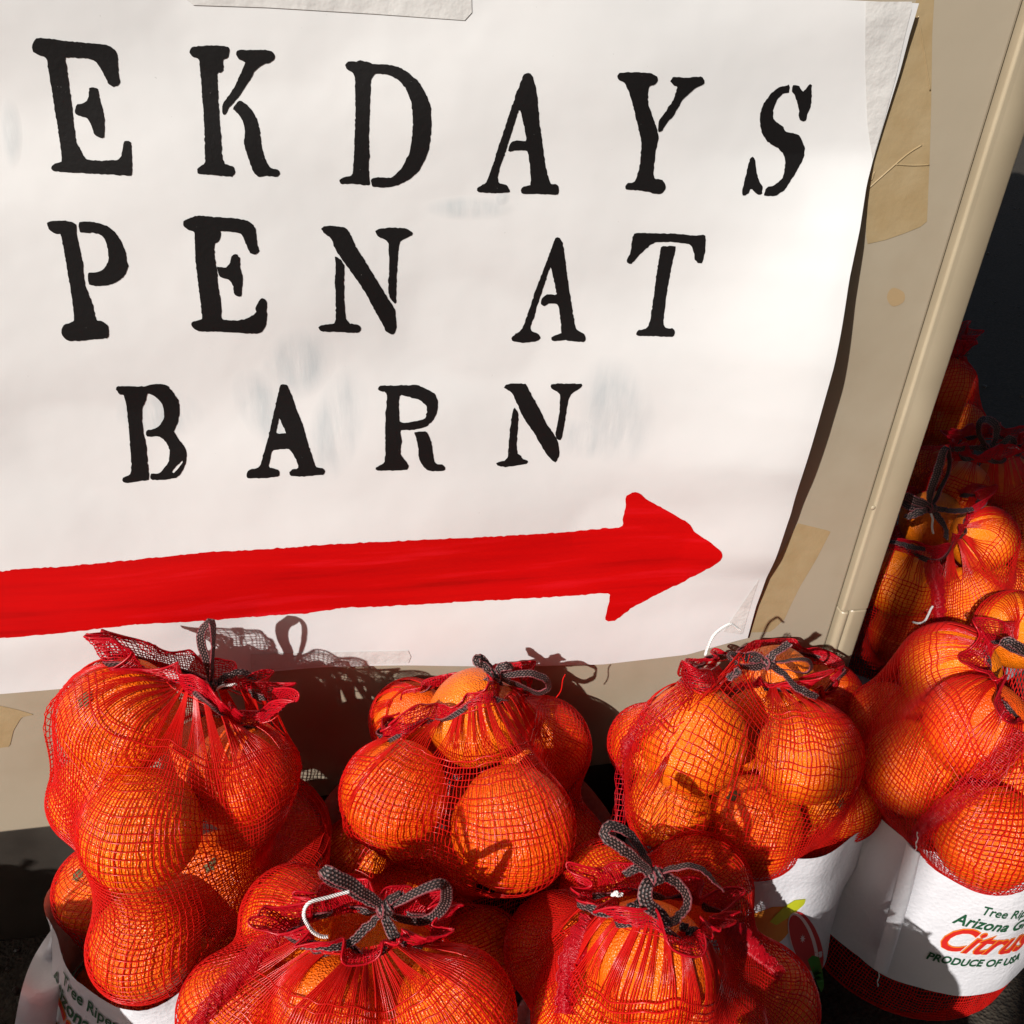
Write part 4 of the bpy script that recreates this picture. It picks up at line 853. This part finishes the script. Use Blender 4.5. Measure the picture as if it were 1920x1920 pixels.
def build_seams(b, root):
    for path in b.get('seams', []):
        H = [cam_hit(b['bvh'], x, y, .0035) for x, y in path]
        last = None; Q = []
        for (x, y), h in zip(path, H):
            if h is None: h = at_t(x, y, np.dot(last - CAM, ray(x, y)) / np.dot(ray(x, y), ray(x, y))) if last is not None else None
            if h is not None: Q.append(h); last = h
        if len(Q) < 3: continue
        n = 88; Q = resample(catmull(np.array(Q), 160), n); T = np.gradient(Q, axis=0); T /= np.linalg.norm(T, axis=1)[:, None]; view = CAM - Q; view /= np.linalg.norm(view, axis=1)[:, None]; S = np.cross(T, view); S /= np.linalg.norm(S, axis=1)[:, None]
        G = []
        wv = np.cumsum(rng.normal(0, .06, n)); wv -= np.linspace(wv[0], wv[-1], n)
        for v in np.linspace(-1, 1, 8): G.append(Q + S * (.0068 * v * (1 + .15 * np.sin(np.linspace(0, 5, n)) + .5 * wv) + .0007 * rng.normal(0, .6, n) + .0008 * np.sin(np.linspace(0, 40, n) + 5 * v))[:, None] + view * (.0035 * (1 - v * v) * (1 + .25 * np.sin(np.linspace(0, 8, n) + 3 * v) + .15 * rng.normal(0, 1, n)) - .001)[:, None])
        G = np.array(G); N = np.tile(view[None], (8, 1, 1)); V1, Q1 = threads(G, N, .00036, False); V2, Q2 = threads(G.transpose(1, 0, 2), N.transpose(1, 0, 2), .00042, False)
        fast_mesh('seam_fold', np.vstack([V1, V2]), np.vstack([Q1, Q2 + len(V1)]), M['hem'], root)
        if b.get('stitched'): L = np.linspace(0, 60, n); V, F = tube((Q + view * (.0042 + .0004 * np.sin(L * 3))[:, None] + S * .003)[:34], (.0004 + .0002 * np.sin(L * 3))[:34], 5); mesh_np('stitching', V, F, M['string'], root, True)
def build_band(b, root):
    bd = b['band']; nb = 128; phi = -math.pi + 2 * math.pi * np.arange(nb) / nb; rows = 26
    ta = np.array(bd['top'], float); ang = np.radians(ta[:, 0]); ztop = np.interp(phi, np.r_[ang - 2 * math.pi, ang, ang + 2 * math.pi], np.r_[ta[:, 1], ta[:, 1], ta[:, 1]])
    z0 = bd['z'][0]; P = b['P']; n1 = b['n1']; zs = P[:n1, 0, 2]; r1 = b['r'][:n1]; O1 = b['O_'][:n1, 0]
    G = []; RB = []; OB = []
    for i in range(rows):
        z = z0 + (ztop - z0) * i / (rows - 1); zi = np.interp(z, zs, np.arange(n1)); u = (phi + math.pi) / (2 * math.pi) * r1.shape[1]
        RB.append(bil(r1[..., None], zi, u)[..., 0]); o = np.stack([np.interp(z, zs, O1[:, k]) for k in range(3)], 1); o[:, 2] = z; OB.append(o)
    RB = np.array(RB); OB = np.array(OB); hit = RB + .003; r = hit + bd['grow']
    for _ in range(260):
        q = np.empty_like(r); lat = (np.roll(r, 1, 1) + np.roll(r, -1, 1)) / 2; q[1:-1] = .25 * (r[:-2] + r[2:]) + .5 * lat[1:-1]; q[0] = .5 * lat[0] + .5 * r[1]; q[-1] = .6 * lat[-1] + .4 * r[-2]; r = np.maximum(hit, q)
    th_ = np.arange(nb) * 2 * np.pi / nb; vr = np.arange(rows)[:, None]; r = r + .0022 * np.abs(np.sin(4.5 * th_ + vr * .09 + .7)) + .0014 * np.abs(np.sin(3 * th_ - vr * .16)) + .0008 * np.sin(11 * th_ + vr * .3) + .0008
    G = OB + np.stack([np.cos(phi) * r, np.sin(phi) * r, 0 * r], -1)
    if b['base'][1] < .05: G[..., 1] = np.where((G[..., 1] > -.0035) & (G[..., 0] < XE + .004), -.0035, G[..., 1])
    b['BG'] = G; b['bphi'] = phi; b['bz0'] = z0; b['bzt'] = ztop
    o = mesh_np('label_band', G.reshape(-1, 3), grid_mesh_quads(rows, nb), M['band'], root, True)
    b['bbvh'] = BVHTree.FromPolygons([tuple(p) for p in G.reshape(-1, 3)], grid_mesh_quads(rows, nb).tolist()); return o
def band_point(b, ph, z, off=.0009):
    G = b['BG']; rows, nb = G.shape[:2]; u = (np.asarray(ph) + math.pi) / (2 * math.pi) * nb; zt = np.interp(ph, b['bphi'], b['bzt']); v = (z - b['bz0']) / (zt - b['bz0']) * (rows - 1)
    p = bil(G, np.asarray(v), np.asarray(u)); c = np.asarray(ph); return p + np.stack([np.cos(c), np.sin(c), 0 * c], -1) * off
def text_mesh(s, size, bold=0.0, shear=0.0, xs=1.0):
    cu = bpy.data.curves.new('lettering', 'FONT'); cu.body = s; cu.size = size; cu.offset = bold; cu.shear = shear; cu.resolution_u = 3
    t = bpy.data.objects.new('lettering', cu); C.objects.link(t); bpy.context.view_layer.update()
    me = bpy.data.meshes.new_from_object(t.evaluated_get(bpy.context.evaluated_depsgraph_get())); V = np.array([v.co[:] for v in me.vertices]); F = [tuple(p.vertices) for p in me.polygons]
    bpy.data.objects.remove(t); bpy.data.curves.remove(cu); bpy.data.meshes.remove(me); V[:, 0] *= xs; return V, F
def band_text(b, band_o, s, ph0, z0, size, material, bold=0, shear=0, xs=1.0, off=.0009, name='lettering', r0=.11, zfun=None):
    V, F = text_mesh(s, size, bold, shear, xs); bm = bmesh.new(); vs_ = [bm.verts.new(v) for v in V]
    for f in F:
        try: bm.faces.new([vs_[i] for i in f])
        except ValueError: pass
    bmesh.ops.triangulate(bm, faces=bm.faces[:])
    for _ in range(3):
        le = [e for e in bm.edges if e.calc_length() > .0045]
        if not le: break
        bmesh.ops.subdivide_edges(bm, edges=le, cuts=1); bmesh.ops.triangulate(bm, faces=bm.faces[:])
    X = np.array([v.co[:] for v in bm.verts]); Pp = band_point(b, ph0 + X[:, 0] / r0, z0 + X[:, 1], off)
    F2 = [[v.index for v in f.verts] for f in bm.faces]; bm.verts.index_update(); F2 = [[v.index for v in f.verts] for f in bm.faces]; bm.free()
    loc = np.array(band_o.parent.location); me = bpy.data.meshes.new(name); me.from_pydata((Pp - loc).tolist(), [], F2); me.materials.append(material)
    o = bpy.data.objects.new(name, me); link(o, band_o); o['label'] = 'printed word ' + s if s else ''; return o
def band_angle(b, px, py):
    h = cam_hit(b['bbvh'], px, py)
    if h is None: return None
    G = b['BG'].reshape(-1, 3); k = int(np.argmin(((G - h) ** 2).sum(1))); return b['bphi'][k % b['BG'].shape[1]], h[2], h
def sheet_px(name, loop, b, band_o, off, material, label=None):
    last = [None]
    def place(x, y):
        h = cam_hit(b['bbvh'], x, y, off)
        if h is None: h = at_t(x, y, np.linalg.norm(last[0] - CAM) / np.linalg.norm(ray(x, y))) if last[0] is not None else at_y(x, y, b['base'][1] - .1)
        last[0] = h; return h
    class Par: pass
    o = flat_px(name, [resample(np.array(loop, float), 40, True)], material, band_o.parent, place, 14); o.parent = band_o
    if label: o['label'] = label
    return o

# ------------------------------------------------------------------ put the bags together
GROUP_B = 'net bags of oranges standing round the cabinet'; GROUP_O = 'oranges in the net bags'
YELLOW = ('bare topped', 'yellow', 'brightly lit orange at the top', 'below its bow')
def put_orange(c, R_, label, btn=None, group=GROUP_O):
    o = bpy.data.objects.new('orange', ORANGE[int(rng.integers(4))]); o.location = Vector(c); o.scale = tuple(R_ * rng.uniform(.955, 1.0, 3))
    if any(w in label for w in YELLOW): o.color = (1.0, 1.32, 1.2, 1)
    if btn:
        h = first_hit(btn[0], btn[1], [(c, R_)], 0)
        n = Vector((h if h is not None else np.array(c) + nrm(CAM - c) * R_) - c).normalized(); o.rotation_mode = 'QUATERNION'; o.rotation_quaternion = n.to_track_quat('Z', 'Y')
    else:
        n = None; o.rotation_euler = rng.uniform(0, 6.28, 3)
        for _ in range(20):
            if abs((o.rotation_euler.to_matrix() @ Vector((0, 0, 1))).dot(Vector(nrm(CAM - c)))) < .6: break
            o.rotation_euler = rng.uniform(0, 6.28, 3)
    tag(link(o), label, 'orange', group)
    if btn:
        s = bpy.data.objects.new('stem_button', BUTTON); link(s, o); s.location = (0, 0, .935)
    return o
for k, b in BAGS.items():
    drape(b)
    root = empty('net_bag', (*b['base'], 0), b['label'], 'bag of oranges', GROUP_B); b['root'] = root
    build_net(b, root); build_frill(b, root); build_ribbon(b, root); build_bow(b, root); build_strings(b, root); build_seams(b, root); b['bo'] = build_band(b, root)
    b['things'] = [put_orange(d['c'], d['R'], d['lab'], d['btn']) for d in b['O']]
    for c, R_ in b['fill']: b['things'].append(put_orange(c, R_, 'orange deep inside the %s, covered by those in front' % b['who'], None, 'covered oranges in the ' + b['who']))

# printing on the bands
def print_block(key, px, py, s=1.0):
    b = BAGS[key]; q = band_angle(b, px, py)
    while q is None and px < 400: px += 5; q = band_angle(b, px, py)
    if q is None: print('no anchor', key); return
    ph, z, h = q; rr = np.linalg.norm(h[:2] - np.array(b['O_'][5, 0, :2])); a = b['bo']; r0 = max(rr, .09)
    band_text(b, a, 'Tree Ripened', ph, z - .010 * s, .0155 * s, M['print_green'], .0002, 0, .72, r0=r0)
    band_text(b, a, 'Arizona Grown', ph - .016 * s / r0, z - .029 * s, .0195 * s, M['print_green'], .0004, .15, .74, r0=r0)
    band_text(b, a, 'Citrus', ph - .020 * s / r0, z - .064 * s, .046 * s, M['print_amber'], .0016, .35, .72, .0008, r0=r0)
    band_text(b, a, 'Citrus', ph - .020 * s / r0, z - .064 * s, .046 * s, M['print_red'], .0006, .35, .72, .0013, r0=r0)
    band_text(b, a, 'PRODUCE OF USA', ph - .019 * s / r0, z - .084 * s, .0145 * s, M['print_green'], .0004, 0, .74, r0=r0)
print_block('F', 1850, 1700); print_block('A', 122, 1822, .95)
b = BAGS['C']; bo = b['bo']
sheet_px('fruit_print', [(1380, 1770), (1385, 1735), (1410, 1715), (1450, 1700), (1490, 1700), (1500, 1720), (1470, 1760), (1420, 1800)], b, bo, .0007, M['print_peel'], 'printed orange fruit')
sheet_px('fruit_print', [(1443, 1728), (1468, 1702), (1490, 1688), (1511, 1686), (1508, 1696), (1485, 1716), (1456, 1735)], b, bo, .0016, M['print_lime'], 'printed yellow green wedge')
def ell(cx, cy, a, c, rot, n=36): return [(cx + a * math.cos(t) * math.cos(rot) - c * math.sin(t) * math.sin(rot), cy + a * math.cos(t) * math.sin(rot) + c * math.sin(t) * math.cos(rot)) for t in np.linspace(0, 2 * math.pi, n, endpoint=False)]
sheet_px('fruit_print', ell(1512, 1768, 62, 26, 1.22), b, bo, .0012, M['print_flesh'], 'printed grapefruit peel')
sheet_px('fruit_print', ell(1506, 1768, 60, 23, 1.25), b, bo, .0017, M['print_pale'], 'printed grapefruit pith')
sheet_px('fruit_print', ell(1504, 1768, 55, 18.5, 1.25), b, bo, .0022, M['print_flesh'], 'printed grapefruit flesh')
star = []
for i in range(16): rr = (9 if i % 2 == 0 else 3.5); t = i * math.pi / 8; star.append((1505 + rr * .6 * math.cos(t), 1760 + rr * math.sin(t)))
sheet_px('fruit_print', star, b, bo, .0027, M['print_pale'], 'printed grapefruit centre')
sheet_px('fruit_print', [(1514, 1800), (1524, 1791), (1536, 1795), (1543, 1825), (1545, 1850), (1540, 1862), (1528, 1835)], b, bo, .0027, M['print_leaf'], 'printed green leaf')

# loose side seams of the white bands, standing off the bag
def flap(key, inner, outer, out, thread=None):
    b = BAGS[key]; n = 24; I = []; O_ = []; last = None
    for (x, y), (x2, y2), d in zip(inner, outer, out):
        h = cam_hit(b['bbvh'], x, y, .0025); x_ = x
        while h is None and x_ < x + 160: x_ += 4; h = cam_hit(b['bbvh'], x_ + 5, y, .0025)
        if h is None: h = at_t(x, y, last)
        last = float((h - CAM) @ ray(x_, y) / (ray(x_, y) @ ray(x_, y))); I.append(h); O_.append(at_t(x2, y2, last - d))
    I = resample(catmull(np.array(I), 60), n); O_ = resample(catmull(np.array(O_), 60), n)
    V = []; m = 6
    for q in np.linspace(0, 1, m): V.append(I * (1 - q) + O_ * q + np.array((0, -.009, .003)) * math.sin(q * math.pi))
    V = np.array(V); Vt = np.vstack([V.reshape(-1, 3), V.reshape(-1, 3) + (0, .0007, 0)]); F = []
    for i in range(m - 1):
        for j in range(n - 1):
            a = i * n + j; F += [(a, a + 1, a + n + 1, a + n), tuple(x + m * n for x in (a + n, a + n + 1, a + 1, a))]
    o = mesh_np('band_seam', Vt, F, M['band'], b['root'], True); o['label'] = 'stitched white side seam standing off the band'
    if thread:
        Q = []
        for x, y in thread:
            h = cam_hit(b['bbvh'], x, y, .006)
            if h is None: h = cam_hit(b['bvh'], x, y, .006)
            if h is not None: Q.append(h)
        Q = resample(catmull(np.array(Q), 80), 160); L = np.linspace(0, 90, 160); Vv, Ff = tube(Q + np.stack([.0006 * np.sin(L), 0 * L, .0003 * np.cos(L * 1.7)], 1), .0005 + .0002 * np.sin(L * 2), 5); mesh_np('stitching', Vv, Ff, M['string'], b['root'], True)

# three more bags of the same row stand nearer the viewer, just outside the picture; their shade falls on the labels
def copy_tree(o, parent=None, shift=None):
    c = o.copy(); C.objects.link(c)
    if parent is not None: c.parent = parent; c.matrix_parent_inverse = o.matrix_parent_inverse.copy()
    if shift is not None: c.location = o.location + shift
    for ch in list(o.children): copy_tree(ch, c)
    return c
for place, lab, who in (((.205, -.465), 'red net bag nearest the viewer, in front of the front right bag', 'nearest bag in front of the front right bag'),
                        ((-.375, -.345), 'red net bag outside the left of the picture, in front of the tall left bag', 'bag outside the left of the picture'),
                        ((-.60, -.335), 'red net bag farthest left, outside the picture, before the cabinet plinth', 'bag farthest left outside the picture')):
    src = BAGS['C']; sh = Vector((place[0] - src['base'][0], place[1] - src['base'][1], 0)); r_ = copy_tree(src['root'], None, sh); r_['label'] = lab
    for o in src['things']:
        c = copy_tree(o, None, sh); c['label'] = 'orange in the ' + who; c['group'] = 'oranges in the ' + who
flap('F', [(1722, 1592), (1708, 1660), (1684, 1740), (1662, 1810)], [(1700, 1583), (1682, 1655), (1660, 1738), (1638, 1815)], [.004, .012, .016, .018],
     [(1722, 1545), (1720, 1570), (1712, 1620), (1690, 1700), (1668, 1770), (1652, 1808), (1645, 1850), (1625, 1885), (1612, 1920)])
flap('A', [(118, 1735), (118, 1790), (112, 1850), (104, 1930)], [(106, 1730), (66, 1790), (42, 1850), (26, 1930)], [.002, .012, .016, .018])
